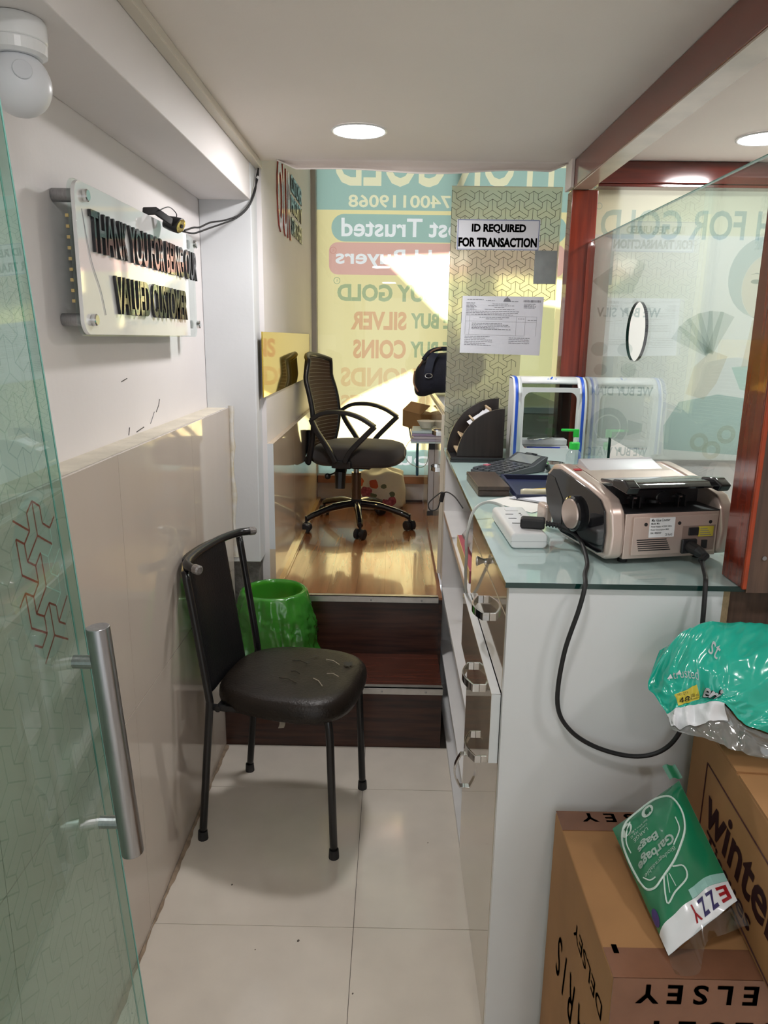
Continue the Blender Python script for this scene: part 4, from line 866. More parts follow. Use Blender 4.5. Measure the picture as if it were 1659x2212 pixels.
# ================================================================== BLACK CHAIR
Cc = Matrix.Translation((-.309, 2.07, 0)) @ Matrix.Rotation(math.radians(-11.5), 4, 'Z')
ch = thing('steel_chair', 'black leatherette chair with steel tube legs and a torn seat by the tiled wall', 'chair', (-.309, 2.07, 0))
def leg(pts): return MB(Cc).tube(bez(pts, 5), .0115, 12).build('leg', black_tube, ch, smooth=True)
for s_ in (-1, 1):
    lg = leg([(.198, s_*.175, .015), (.190, s_*.172, .25), (.183, s_*.168, .41), (.165, s_*.16, .435), (.10, s_*.16, .44)])
    MB(Cc).lathe([(.0155, 0), (.0155, .004), (.014, .028)], (.198, s_*.175, 0), (0, 0, 1), 14).build('rubber_foot', black_rubber, ch, parent=lg)
    lg = leg([(-.212, s_*.185, .015), (-.190, s_*.185, .25), (-.172, s_*.185, .44), (-.172, s_*.186, .48), (-.195, s_*.187, .65), (-.225, s_*.188, .852)])
    MB(Cc).lathe([(.0155, 0), (.0155, .004), (.014, .028)], (-.212, s_*.185, 0), (0, 0, 1), 14).build('rubber_foot', black_rubber, ch, parent=lg)
MB(Cc).tube([(.165, -.16, .437), (-.17, -.17, .437)], .010, 10).tube([(.165, .16, .437), (-.17, .17, .437)], .010, 10).tube([(-.15, -.18, .437), (-.15, .18, .437)], .010, 10).build('seat_frame', black_tube, ch)
rail = [(-.178, -.205, .866), (-.205, -.192, .866), (-.232, -.16, .868), (-.245, -.08, .870), (-.248, 0, .870), (-.245, .08, .870), (-.235, .15, .868), (-.222, .195, .866), (-.19, .222, .866)]
MB(Cc).tube(bez(rail, 6), .0125, 12).build('top_rail', black_tube, ch, smooth=True)
for a, b in ((rail[0], rail[1]), (rail[-1], rail[-2])):
    a, b = Vector(a), Vector(b); d = (a-b).normalized(); MB(Cc).tube([a-d*.012, a+d*.006, a+d*.010], [.0135, .0135, .009], 12).build('end_cap', P('worn_cap', (.33, .31, .30), .3, metal=.5, noise=.5, nscale=90) if 'worn_cap' not in MATS else MATS['worn_cap'], ch)
def backfn(i, j, off):
    s_ = -.155+.265*i; z = .47+.405*j; bow = .022*(1-((s_+.02)/.17)**2)
    x = -.178-.058*((z-.47)/.4)-bow+off*(1-(2*i-1)**6*.6)
    return Vector((x, s_, z))
bm_ = MB(Cc); n = 14
bm_.grid(lambda i, j: backfn(i, j, .016), n, n); bm_.grid(lambda i, j: backfn(i, j, -.016), n, n)
W_ = n+1; T_ = W_*W_
for k in range(n):
    bm_.f += [(k, k+1, T_+k+1, T_+k), (n*W_+k, n*W_+k+1, T_+n*W_+k+1, T_+n*W_+k), (k*W_, (k+1)*W_, T_+(k+1)*W_, T_+k*W_), (k*W_+n, (k+1)*W_+n, T_+(k+1)*W_+n, T_+k*W_+n)]
bm_.build('backrest', leather, ch, smooth=True, bevel=.008, seg=3)
def seat_r(a): 
    c_, s_ = math.cos(a), math.sin(a); k = (abs(c_)**3.2+abs(s_)**3.2)**(-1/3.2); return c_*k, s_*k
def seatpt(a, t, z):
    x, y = seat_r(a); w = .205-.02*(x < 0)*abs(x); return Vector((.022+.213*x*t, w*y*t*(1+.04*x), z))
def seat_top(t): return .502-.020*t**4-.006*(1-t)
sm = MB(Cc)
rings = [(0.02, .498), (.3, seat_top(.3)), (.55, seat_top(.55)), (.75, seat_top(.75)), (.88, .492), (.95, .483), (.99, .470), (1.0, .452), (.985, .436), (.94, .430), (.5, .432), (.02, .432)]
K = 48
for t, z in rings: sm.v += [seatpt(2*PI*k/K, t, z) for k in range(K)]
for r in range(len(rings)-1): sm.f += [(r*K+k, r*K+(k+1) % K, (r+1)*K+(k+1) % K, (r+1)*K+k) for k in range(K)]
sm.f += [list(range(K)), [(len(rings)-1)*K+k for k in range(K)][::-1]]
seat = sm.build('seat', leather_worn, ch, smooth=True)
rt_ = random.Random(5)
def tear(cx, cy, rx, ry, mat=print_black, ang=0, n=18):
    pts = []
    for k in range(n):
        a = 2*PI*k/n; q = (1 if k % 2 else .45)*rt_.uniform(.7, 1.15); x, y = rx*q*math.cos(a), ry*q*math.sin(a)
        x, y = cx+x*math.cos(ang)-y*math.sin(ang), cy+x*math.sin(ang)+y*math.cos(ang)
        r = max(abs((x-.022)/.213), abs(y/.2)); pts.append(Vector((x, y, .5050-.02*r**4)))
    MB(Cc).add(pts, [list(range(n))]).build('tear', mat, ch, parent=seat)
tear(.175, .075, .022, .03); tear(.06, .10, .018, .010); tear(.05, .045, .014, .006, ang=.4); tear(.09, -.04, .016, .006); tear(.12, .07, .012, .004, ang=.5)
for a, b in (((.00, .05), (.05, .045)), ((.10, .085), (.15, .06)), ((.05, -.03), (.02, -.02)), ((.10, -.05), (.14, -.09)), ((0, -.07), (.06, -.09)), ((.13, -.01), (.17, -.02))):
    MB(Cc).tube([(a[0], a[1], .502), ((a[0]+b[0])/2, (a[1]+b[1])/2+.006, .5035), (b[0], b[1], .501)], .0013, 5).build('crease', foam if a[0] > .09 else leather_worn, ch, parent=seat)
MB(Cc).strip(bez([(-.07, .03, .432), (-.05, .032, .39), (-.045, .03, .35), (-.03, .03, .30), (-.035, .03, .275)], 5), .018, .001, (1, .3, 0)).build('torn_lining', foam, ch)
MB(Cc).strip(bez([(-.13, -.05, .432), (-.125, -.05, .41), (-.14, -.05, .39)], 4), .008, .001, (1, .3, 0)).build('torn_lining', foam, ch)

# ================================================================== WASTE BIN
bn = thing('waste_bin', 'round waste bin lined with a bright green plastic bag on the step', 'waste bin', (-.435, 2.612, .2435))
BC = (-.435, 2.612, .2435)
MB().lathe([(.085, 0), (.088, .002), (.113, .312), (.116, .316), (.111, .314), (.086, .006)], BC, (0, 0, 1), 36).build('basket', bin_yellow, bn, smooth=True)
def bagfn(i, j):
    a = 2*PI*i; ca_, sa_ = math.cos(a), math.sin(a)
    if j < .15: t = j/.15; r = .106-.006*(1-t); z = .22+.096*t
    elif j < .2: t = (j-.15)/.05; r = .106+.014*t; z = .318+.004*math.sin(PI*t)
    else: t = (j-.2)/.8; r = .122+.044*t**.8; z = .318-.306*t
    t = max(0, (j-.2)/.8); w = t**.5
    p = Vector((ca_*2.1, sa_*2.1, t*2.2)); q = ridge(p, 1)*.022+ridge(Vector((p.x*2.6, p.y*2.6, p.z*1.1)), 4)*.020+ridge(p*5, 9)*.010
    r += (q-.016)*w; z += .012*t*mnoise.noise(p*1.7)+.006*ridge(p*2, 3)*t
    x, y = r*ca_, r*sa_
    y = max(-.146, min(.141, y)); x = max(-.160, x)
    return Vector((BC[0]+x, BC[1]+y, BC[2]+max(z, .004)))
MB().grid(bagfn, 120, 70, True).build('bag_liner', green_bag, bn, smooth=True)

# ================================================================== OFFICE CHAIR
oc = thing('office_chair', 'black mesh-back office swivel chair with loop armrests on the platform', 'office chair', (-.185, 3.876, .488))
PZ = .488; HC = Vector((-.185, 3.876, 0))
for (x, y) in ((-.443, 3.711), (-.151, 3.592), (.108, 3.793), (-.384, 4.131), (-.056, 4.153)):
    d = Vector((x, y, 0))-HC; d.z = 0; L_ = d.length; d = d.normalized()*(L_-.005)
    lg = MB().tube(bez([HC+Vector((0, 0, .615)), HC+d*.45+Vector((0, 0, .608)), HC+d*.85+Vector((0, 0, .578)), HC+d+Vector((0, 0, .560))], 5), [.020]*6+[.017]*6+[.015]*4, 10).build('base_leg', black_gloss, oc, smooth=True)
    cz = PZ+.0275; c_ = HC+d+Vector((0, 0, cz)); ax = Vector((-d.y, d.x, 0)).normalized(); ax = (ax*.8+d.normalized()*.6).normalized()
    cs_ = MB().tube([c_+Vector((0, 0, .02)), c_+Vector((0, 0, .062))], .007, 8).tube([c_-ax*.006, c_+ax*.006], .012, 10).build('caster', black_plastic, oc, parent=lg)
    for q in (-1, 1): MB().lathe([(.02, -.011), (.027, -.007), (.027, .007), (.02, .011)], c_+ax*(q*.018), ax, 18).build('wheel', black_plastic, oc, parent=lg)
MB().lathe([(.03, .60), (.032, .605), (.032, .635), (.026, .640)], HC, (0, 0, 1), 24).build('hub', black_plastic, oc)
MB().lathe([(.026, .63), (.026, .785)], HC, (0, 0, 1), 24).build('column_cover', P('bronze_column', (.14, .085, .055), .25, metal=.4), oc)
MB().lathe([(.015, .785), (.015, .83)], HC, (0, 0, 1), 18).build('gas_lift', steel, oc)
Co = Matrix.Translation((HC.x, HC.y, 0)) @ Matrix.Rotation(math.radians(-13), 4, 'Z')
MB(Co).box(-.09, .09, -.06, .06, .812, .845).build('mechanism', black_plastic, oc, bevel=.006)
MB(Co).tube([(-.05, -.10, .835), (-.05, -.13, .80), (-.05, -.14, .72)], [.03, .03, .026], 10).build('tension_cover', black_plastic, oc)
kn = MB(Co).tube([(-.08, -.1, .80), (-.11, -.14, .785)], .004, 8).build('lever', black_plastic, oc); MB(Co).lathe([(.008, -.012), (.016, -.006), (.016, .006), (.008, .012)], (-.115, -.146, .782), (.5, -.7, 0), 14).build('lever_knob', black_plastic, oc, parent=kn, smooth=True)
def sup(a, n=3): 
    c_, s_ = math.cos(a), math.sin(a); k = (abs(c_)**n+abs(s_)**n)**(-1/n); return c_*k, s_*k
so_ = MB(Co); rg = [(.02, .945), (.5, .947), (.8, .945), (.93, .935), (1, .905), (1.0, .88), (.96, .855), (.85, .845), (.02, .845)]
for t, z in rg:
    for k in range(K):
        x, y = sup(2*PI*k/K, 3.4); so_.v.append(Vector((.02+.235*x*t, .235*y*t, z-.012*max(0, x*t-.6)+.0)))
for r in range(len(rg)-1): so_.f += [(r*K+k, r*K+(k+1) % K, (r+1)*K+(k+1) % K, (r+1)*K+k) for k in range(K)]
so_.f += [list(range(K)), [(len(rg)-1)*K+k for k in range(K)][::-1]]
so_.build('seat', seat_fab, oc, smooth=True)
def obx(z):  # back profile
    t = (z-.85)/.55; return -.262+.085*math.sin(PI*min(t*1.25, 1))**1.0*.55-.03*t+.035*t*t
def obk(i, j, off):
    z = .855+.545*j; hw = .225*(1-.22*j**4)*(1-.18*(1-j)**3); s_ = -hw+2*hw*i; rnd = (1-(2*i-1)**4*.0)
    return Vector((obx(z)+.055*(2*i-1)**2+off, s_, z-.03*(j**6)*(2*i-1)**2))
MB(Co).grid(lambda i, j: obk(i, j, 0), 18, 22).build('backrest_mesh', mesh_fab, oc, smooth=True, solid=.014)
edge = [obk(i/18, 0, 0) for i in range(19)]+[obk(1, j/22, 0) for j in range(1, 23)]+[obk(1-i/18, 1, 0) for i in range(1, 19)]+[obk(0, 1-j/22, 0) for j in range(1, 22)]
MB(Co).tube(edge+[edge[0]], .014, 8, cap=False).build('backrest_frame', black_plastic, oc, smooth=True)
th = MB(Co)
for k in range(27):
    j = .03+.94*k/26; th.tube([obk(i/12, j, .0085) for i in range(13)], .0011, 4)
th.build('backrest_threads', pale_thread, oc)
MB(Co).tube(bez([(-.06, 0, .835), (-.20, 0, .83), (-.262, 0, .88), (-.262, 0, 1.0)], 6), .018, 10).build('back_support', black_plastic, oc, smooth=True)
for s_ in (-.255, .255):
    ar = MB(Co)
    ar.strip(bez([(-.165, s_, 1.085), (-.10, s_, 1.122), (.0, s_, 1.128), (.09, s_, 1.105), (.165, s_, 1.062)], 6), .040, .020, (0, 1, 0))
    ar.strip(bez([(-.165, s_, 1.09), (-.135, s_, 1.03), (-.08, s_, .95), (-.035, s_, .875)], 6), .026, .026, (0, 1, 0))
    ar.strip(bez([(.165, s_, 1.065), (.11, s_, 1.01), (.04, s_, .935), (.01, s_, .875)], 6), .026, .026, (0, 1, 0))
    ar.box(-.06, .04, min(s_, s_*.85), max(s_, s_*.85), .845, .885)
    ar.build('armrest', black_plastic, oc, bevel=.005, seg=2)

# floral bag on the platform
fbR = Vector((-.07, 4.33, .488))
def fb(i, j):
    a = 2*PI*i; x, y = sup(a, 2.6); t = j; r = (1-.22*t**1.5)*(1 if t > .04 else .9); 
    top = max(0, (t-.86)/.14); r *= (1-.97*top**.6) if t >= .86 else 1
    wob = 1+.035*math.sin(5*a+6*t)+.025*math.sin(9*a-7*t)
    return fbR+Vector((.155*x*r*wob+.02*t, .085*y*r*wob, .003+.255*t+.012*math.sin(4*a)*t))
fo = MB().grid(fb, 56, 30, True).build('floral_bag', floral, smooth=True); fo.location = fbR
for v in fo.data.vertices: v.co -= fbR
tag(fo, 'cream cloth bag printed with pink roses behind the office chair', 'bag')

# ================================================================== INNER DESK
dk = thing('inner_desk', 'cream office desk with chrome handles on the platform behind the patterned panel', 'desk', (.42, 3.7, .488))
MB().box(.219, .70, 2.975, 4.42, .488, 1.20).build('desk_body', P('cream_gloss', (.62, .56, .46), .12, coat=.4), dk)
MB().box(.213, .72, 2.972, 4.43, 1.20, 1.225).build('desk_top', white_lam, dk, bevel=.002)
dd = []
for a, b in ((2.98, 3.32), (3.325, 3.80), (3.805, 4.41)):
    dd.append(MB().box(.203, .219, a, b, .515, 1.19).build('door', MATS['cream_gloss'], dk, bevel=.0015))
for z in (1.10, .945):
    pts = [Vector((.203, 3.08, z))]+[Vector((.203-.028*(.45+.55*math.sin(PI*k/8)), 3.08+.10*k/8, z)) for k in range(9)]+[Vector((.203, 3.18, z))]
    MB().strip(pts, .018, .005, (0, 0, 1)).build('handle', chrome, dk, parent=dd[0])
MB().box(.214, .50, 2.973, 2.985, 1.05, 1.06).build('keyhole_plate', brown_trim, dk) if 0 else None
MB().box(.09, .203, 3.36, 4.12, 1.018, 1.026).build('tray_board', P('tray_glass', (.45, .55, .55), .08), dk)
MB().box(.176, .203, 3.395, 3.425, .69, 1.018).build('upright', P('grey_upright', (.36, .33, .32), .3, metal=.6), dk, bevel=.002)
MB().box(.175, .203, 3.393, 3.427, .668, .69).box(.175, .203, 3.393, 3.427, .985, 1.018).build('upright_cap', black_plastic, dk)
mz = []
for k in range(4):
    o = MB().obox((.155+.006*(k % 2), 3.46, 1.0315+.0125*k), (.125, .20, .0115), Matrix.Rotation(.03*(k-1.5)*(-1)**k, 3, 'Z')).build('magazine', P('mag_cover_%d' % k, ((.35, .33, .42), (.45, .42, .46), (.30, .24, .36), (.42, .52, .55))[k], .3), bevel=.002)
    tag(o, ('pale violet magazine at the bottom of the stack on the side tray', 'light grey magazine second in the stack on the side tray', 'purple magazine third in the stack on the side tray', 'pale green magazine on top of the stack on the side tray')[k], 'magazine', 'magazines on the side tray')
cb_ = MB().lathe([(.025, 0), (.028, .004), (.045, .032), (.047, .034), (.042, .032), (.02, .006)], (.165, 3.44, 1.0805), (0, 0, 1), 28).build('plastic_bowl', P('cream_bowl', (.70, .64, .52), .4), smooth=True)
tag(cb_, 'cream plastic bowl sitting on the magazine stack', 'bowl')
pc_ = thing('parcel_box', 'small brown cardboard parcel with a white label on the side tray', 'parcel', (.13, 3.85, 1.026))
Mp = Matrix.Translation((.150, 3.86, 1.028)) @ Matrix.Rotation(.35, 4, 'Z')
MB(Mp).box(-.05, .05, -.13, .13, 0, .085).build('box_body', carton, pc_, bevel=.002)
MB(Mp).add([(-.05, -.13, .085), (.0, -.13, .13), (.0, .13, .13), (-.05, .13, .085)], [(0, 1, 2, 3)]).build('open_flap', carton, pc_, solid=.003)
MB(Mp).box(-.042, -.005, -.1312, -.1302, .02, .06).build('label', white_plastic, pc_)
for k in range(3): MB(Mp).box(-.039, -.010, -.1316, -.1311, .03+.009*k, .034+.009*k).build('label_print', print_grey, pc_)
bs = MB().tube(bez([(.16, 4.15, 1.02), (.15, 4.15, .9), (.152, 4.15, .72)], 5), .008, 8).build('blue_hose', P('blue_hose', (.06, .22, .45), .4)); tag(bs, 'short blue hose hanging below the side tray', 'hose')
lp = MB().tube(bez([(.15, 3.8, 1.016), (.09, 3.8, .96), (.07, 3.8, .90), (.10, 3.8, .85), (.16, 3.8, .83), (.19, 3.8, .86), (.195, 3.8, .93)], 6), .0016, 6).build('pale_cable', P('pale_cable', (.55, .50, .38), .5)); tag(lp, 'thin pale cable looping under the parcel on the tray', 'cable')
sp_ = thing('hand_spanner', 'small dark oval metal plate on the inner desk top', 'metal plate', (.26, 3.1, 1.226))
MB().prism(rrect(.222, .27, 3.06, 3.10, .012), .004, (0, 0, 1.2255)).build('plate', brown_trim, sp_)

# navy handbag on the inner desk
hb = thing('handbag', 'dark navy fabric handbag lying on the inner desk top', 'handbag', (.25, 3.5, 1.226))
def hbf(i, j):
    a = 2*PI*i; ph = PI*j; x = math.cos(a)*math.sin(ph); y = math.sin(a)*math.sin(ph); z = math.cos(ph)
    f = lambda v: math.copysign(abs(v)**.7, v)
    p = Vector((.27+.165*f(x), 3.53+.13*f(y), 1.322+.094*f(z)))
    p.z += .035*max(0, (p.x-.16)/.2)+.008*math.sin(14*p.x+9*p.y); p.y += .008*math.sin(20*p.z+11*p.x)
    if p.x < .21: p.z -= .055*((.21-p.x)/.1)**1.3*(1 if z < .2 else .5)
    p.z = max(p.z, 1.2285) if p.x > .203 else p.z
    return p
MB().grid(hbf, 44, 26, True).build('bag_body', navy_fab, hb, smooth=True)
MB().tube(bez([(.125, 3.46, 1.36), (.145, 3.42, 1.40), (.18, 3.40, 1.435), (.22, 3.40, 1.45)], 6), .004, 8).build('zip', brown_trim, hb, smooth=True)
MB().tube(bez([(.105, 3.47, 1.34), (.10, 3.44, 1.29), (.12, 3.42, 1.25)], 6), .004, 8).build('end_zip', brown_trim, hb, smooth=True)
MB().strip(bez([(.16, 3.385, 1.325), (.165, 3.375, 1.36), (.175, 3.378, 1.40), (.195, 3.40, 1.425)], 5), .035, .004, (1, .1, -.2)).build('strap', strap_fab, hb, bevel=.001)
MB().tube([(.165+.016*math.cos(2*PI*k/16), 3.374, 1.325+.010*math.sin(2*PI*k/16)) for k in range(17)], .002, 6).build('ring', chrome, hb)
MB().tube(bez([(.14, 3.40, 1.395), (.17, 3.41, 1.43), (.22, 3.42, 1.445), (.30, 3.42, 1.44), (.34, 3.42, 1.415)], 6), .010, 8).build('carry_handle', navy_fab, hb, smooth=True)

# ================================================================== CARTONS AND PACKS
c1 = thing('suitcase_carton', 'large brown carton bound with DELSEY PARIS tape on the floor before the counter', 'carton', (.63, 1.06, 0))
MB().box(.330, .93, .872, 1.252, .0005, .60).build('carton_body', carton, c1, bevel=.004)
MB().box(.331, .93, 1.195, 1.2515, .6002, .6012).build('packing_tape', carton_tape, c1)
MB().box(.331, .93, .8705, .925, .6002, .6012).box(.331, .93, .8700, .8712, .50, .6012).build('packing_tape', carton_tape, c1)
for s_, x0, w in (('PARIS', .83, .17), ('DELSEY', .60, .225)): text('tape_lettering', s_, print_black, (x0, 1.246, .6016), (-1, 0, 0), (0, -1, 0), w, .026, c1, thick=0, bold=.02, spacing=1.6)
for s_, x0, w in (('DELSEY', .59, .225), ('PARIS', .80, .17)): text('tape_lettering', s_, print_black, (x0, .8694, .592), (-1, 0, 0), (0, 0, -1), w, .034, c1, thick=0, bold=.02, spacing=1.5)
for s_, x0, w in (('DELSEY', .64, .26), ('PARIS', .88, .2)): text('tape_lettering', s_, print_black, (x0, .8694, .528), (-1, 0, 0), (0, 0, -1), w, .034, c1, thick=0, bold=.02, spacing=1.5)
text('side_lettering', 'P A R I S', print_black, (.3292, .915, .41), (0, 1, 0), (0, 0, -1), .24, .09, c1, thick=0, bold=.0, shear=.1)
text('side_lettering', 'DELSEY', print_black, (.3292, .90, .52), (0, 1, 0), (0, 0, -1), .17, .03, c1, thick=0)
text('corner_mark', '1', print_black, (.352, .93, .6018), (-1, 0, 0), (0, -1, 0), .008, .016, c1, thick=0, bold=.02)

c2 = thing('tissue_carton', 'brown carton printed winter Tissues in maroon stacked on the taped carton', 'carton', (.62, 1.07, .601))
M2 = Matrix.Translation((.573, 1.242, .6018)) @ Matrix.Rotation(math.radians(-4.6), 4, 'Z')
MB(M2).box(0, .36, -.41, 0, 0, .222).build('carton_body', carton, c2, bevel=.004)
MB(M2).box(.0, .36, -.41, -.21, .2222, .226).build('top_flap', carton, c2); MB(M2).box(.0, .36, -.20, 0, .2222, .2255).build('top_flap', carton, c2)
u2 = (M2.to_3x3() @ Vector((0, -1, 0))); o2 = lambda d, z: M2 @ Vector((-.0009, -d, z))
text('maroon_lettering', 'winter', maroon_print, o2(.10, .066), u2, V1, .30, .075, c2, thick=0, bold=.02, shear=.15)
text('maroon_lettering', 'Tissues', maroon_print, o2(.115, .026), u2, V1, .20, .034, c2, thick=0, bold=.02, shear=.15)
for (a, b) in (((.085, .02), (.085, .168)), ((.085, .168), (.40, .168)), ((.085, .02), (.40, .010))):
    MB().tube([o2(*a), o2(*b)], .0011, 5).build('border_line', maroon_print, c2)

# garbage bag pack leaning on the tissue carton
gpk = thing('garbage_bag_pack', 'dark green pack of Garbage Bags leaning between the two cartons', 'plastic pack', (.47, 1.05, .602))
TL, TR, BL_, BR = Vector((.402, 1.135, .650)), Vector((.518, 1.155, .735)), Vector((.421, .905, .608)), Vector((.527, .935, .680))
def gq(i, j, off=0):
    p = TL.lerp(TR, i).lerp(BL_.lerp(BR, i), j); n_ = (TR-TL).cross(BL_-TL).normalized(); n_ = n_ if n_.z > 0 else -n_
    h = .020*(1-(2*i-1)**4)*(1-(2*j-1)**6)+.0016*math.sin(19*i+7*j)*math.sin(13*j+3)
    p = p+n_*(h+off); p.z = max(p.z, .6035); return p
def gqb(i, j): 
    p = gq(i, j, 0); n_ = (TR-TL).cross(BL_-TL).normalized(); n_ = n_ if n_.z > 0 else -n_
    p = p-n_*(.021*(1-(2*i-1)**4)*(1-(2*j-1)**6)+.0008); p.z = max(p.z, .6028); return p
MB().grid(lambda i, j: gq(i, j*.86), 24, 28).build('front_film', green_pack, gpk, smooth=True)
MB().grid(lambda i, j: gq(i, .86+.14*j), 24, 5).build('white_hem', white_pack, gpk, smooth=True)
MB().grid(lambda i, j: gqb(i, j), 20, 24).build('back_film', white_pack, gpk, smooth=True)
MB().grid(lambda i, j: (lambda p: Vector((p.x, p.y, max(p.z, .6030))))(gq(i, 1.0)+(gqb(i, 1)-gq(i, 1))*j+Vector((.006*math.sin(9*i), (-.028-.012*math.sin(7*i))*j, -.014*j+.004*math.sin(15*i)*j))), 20, 6).build('clear_tail', clear_plastic, gpk, smooth=True)
def gt_(s_, i0, i1, j0, j1, mat, bold=.02, sk=0):
    # the pack lies turned: lines read from its right edge to its left edge
    text('lettering', s_, mat, (0, 0, 0), X1, V1, 1, 1, gpk, thick=0, bold=bold, fn=lambda a, b, t: gq(i1-(i1-i0)*a, j0+(j1-j0)*b+sk*a, .0014))
gt_('Garbage', .12, .66, .37, .465, pale_ink, .03, .02); gt_('Bags', .20, .50, .285, .36, pale_ink, .03, .02); gt_('Biodegradable', .15, .62, .475, .515, pale_ink, .0, .03)
gt_('LARGE', .20, .42, .235, .265, pale_ink, .0, .01); gt_('Colour: 24 x 32', .18, .44, .205, .222, pale_ink, 0, .01); gt_('Size: 60cm x 80cm', .17, .46, .178, .195, pale_ink, 0, .01)
def gline(pts, r=.0018, mat=pale_ink, name='outline_print'):
    pp_ = bez([(a, b, 0) for a, b in pts], 5); MB().tube([gq(p[0], p[1], .0010) for p in pp_], r, 5).build(name, mat, gpk)
gline([(.05, .50), (.03, .34), (.06, .16), (.20, .07), (.45, .03), (.68, .05), (.84, .14), (.88, .28), (.82, .42), (.66, .53), (.48, .59), (.36, .625)])
gline([(.05, .50), (.10, .60), (.22, .64), (.36, .625)]); gline([(.36, .625), (.26, .78), (.40, .76), (.60, .73), (.62, .65), (.50, .60)], .0013)
gline([(.78, .30), (.76, .40), (.62, .48)], .0011); gline([(.10, .30), (.11, .2), (.25, .10)], .0011); gline([(.12, .52), (.18, .57), (.26, .585)], .0011)
gline([(.40, .63), (.34, .74)], .0007); gline([(.43, .63), (.44, .73)], .0007)
def gdisc(ci, cj, ri, rj, mat): MB().add([gq(ci+ri*math.cos(2*PI*k/20), cj+rj*math.sin(2*PI*k/20), .0009) for k in range(20)], [list(range(20))]).build('badge', mat, gpk)
gdisc(.17, .135, .085, .052, pale_ink); gdisc(.50, .115, .085, .055, pale_ink); gdisc(.05, .78, .05, .06, purple_ink)
text('lettering', 'L', green_pack, (0, 0, 0), X1, V1, 1, 1, gpk, thick=0, bold=.03, fn=lambda a, b, t: gq(.20-.06*a, .115+.045*b, .0016)); text('lettering', '15', green_pack, (0, 0, 0), X1, V1, 1, 1, gpk, thick=0, bold=.02, fn=lambda a, b, t: gq(.55-.09*a, .11+.04*b, .0016))
gt_('E', .84, .96, .885, .975, red_ink, .03); gt_('Z', .70, .80, .885, .975, purple_ink, .03); gt_('Z', .58, .67, .885, .975, purple_ink, .03); gt_('Y', .46, .55, .885, .975, red_ink, .03)
MB().grid(lambda i, j: gq(.55+.45*i, .80+.06*j, .0006), 6, 2).build('teal_swash', teal_ink, gpk)
MB().grid(lambda i, j: TR+Vector((-.018+.022*i-.012*j, -.004+.010*j, .004+.006*i+.020*j+.003*math.sin(6*i))), 5, 4).build('corner_tail', green_pack, gpk, smooth=True)

# teal wrapper on top
tw = thing('teal_wrapper', 'crumpled teal plastic wrapper of a 48 bottle water pack on the tissue carton', 'plastic wrapper', (.62, 1.14, .83))
ROWS = [[(.470, 1.215, .895), (.53, 1.228, .90), (.62, 1.23, .90), (.75, 1.23, .89), (.90, 1.22, .88)],
        [(.476, 1.195, .962), (.54, 1.20, 1.008), (.63, 1.205, 1.014), (.75, 1.20, 1.0), (.90, 1.19, .98)],
        [(.448, 1.16, .915), (.50, 1.145, .968), (.58, 1.13, .982), (.70, 1.12, .98), (.88, 1.11, .96)],
        [(.452, 1.13, .905), (.50, 1.11, .925), (.56, 1.095, .93), (.66, 1.075, .92), (.85, 1.06, .91)],
        [(.460, 1.10, .896), (.489, 1.10, .905), (.54, 1.085, .92), (.605, 1.07, .88), (.80, 1.04, .87)],
        [(.461, 1.08, .882), (.492, 1.078, .884), (.545, 1.07, .895), (.61, 1.06, .865), (.80, 1.02, .855)],
        [(.458, 1.06, .885), (.505, 1.05, .878), (.55, 1.045, .862), (.607, 1.04, .852), (.80, 1.0, .84)]]
def crv(ps, t):
    n = len(ps)-1; t = min(max(t, 0), 1)*n; i = min(int(t), n-1); f = t-i
    a, b_, c_, d = Vector(ps[max(i-1, 0)]), Vector(ps[i]), Vector(ps[i+1]), Vector(ps[min(i+2, n)])
    return .5*((2*b_)+(c_-a)*f+(2*a-5*b_+4*c_-d)*f*f+(3*b_-a-3*c_+d)*f**3)
def tri(x): x = x % 1.0; return 1-4*abs(x-.5)
def tws(i, r):    # i 0..1 across, r row number 0..6
    p = crv([crv(row, i) for row in ROWS], r/6)
    v = Vector((i*5.0+r*.35, r*.55-i*1.2, 0))
    q = .012*ridge(v, 2)+.006*ridge(Vector((v.x*2.1-v.y, v.y*1.6+v.x*.4, 1)), 5)+.0022*ridge(v*4.3, 8)-.006
    return p+Vector((-.3, -.6, .7)).normalized()*q
MB().grid(lambda i, j: tws(i, 4.0*j), 130, 90).build('teal_film', teal_pack, tw, smooth=True)
MB().grid(lambda i, j: tws(.52*i, 4.0+1.0*j-.6*max(0, i-.7)*j), 30, 8).build('white_film', white_pack, tw, smooth=True)
MB().grid(lambda i, j: tws(i, 4.05+1.95*j)+Vector((.0, .003, -.002)), 50, 20).build('clear_film', film('cloudy_plastic', (.5, .52, .5), (.33, .36, .35), .6, transp=.45, gloss=.16), tw, smooth=True)
def tpt(i, r, o=.0016): return tws(i, r)+Vector((-.1, -.8, .6)).normalized()*o
MB().grid(lambda i, j: tpt(.145+.15*i+.035*j, 3.05+.85*j-.35*i), 16, 14).build('yellow_label', yellow_ink, tw, smooth=True)
def wtext(s_, mat, i0, r0, di, dr, ui, ur, bold=.0, o=.0034): text('lettering', s_, mat, (0, 0, 0), X1, V1, 1, 1, tw, thick=0, bold=bold, fn=lambda a, b, t: tpt(i0+di*a+ui*b, r0+dr*a+ur*b, o))
wtext('48', print_black, .188, 3.74, .066, -.25, -.016, -.44, .0, .004); wtext('NET QTY', print_black, .165, 3.20, .07, -.17, -.006, -.13, .0, .004); wtext('200 ml', print_black, .250, 3.18, .05, -.12, -.006, -.13, .0, .004); wtext('Bottles', print_black, .258, 3.38, .055, -.14, -.006, -.15, .0, .004)
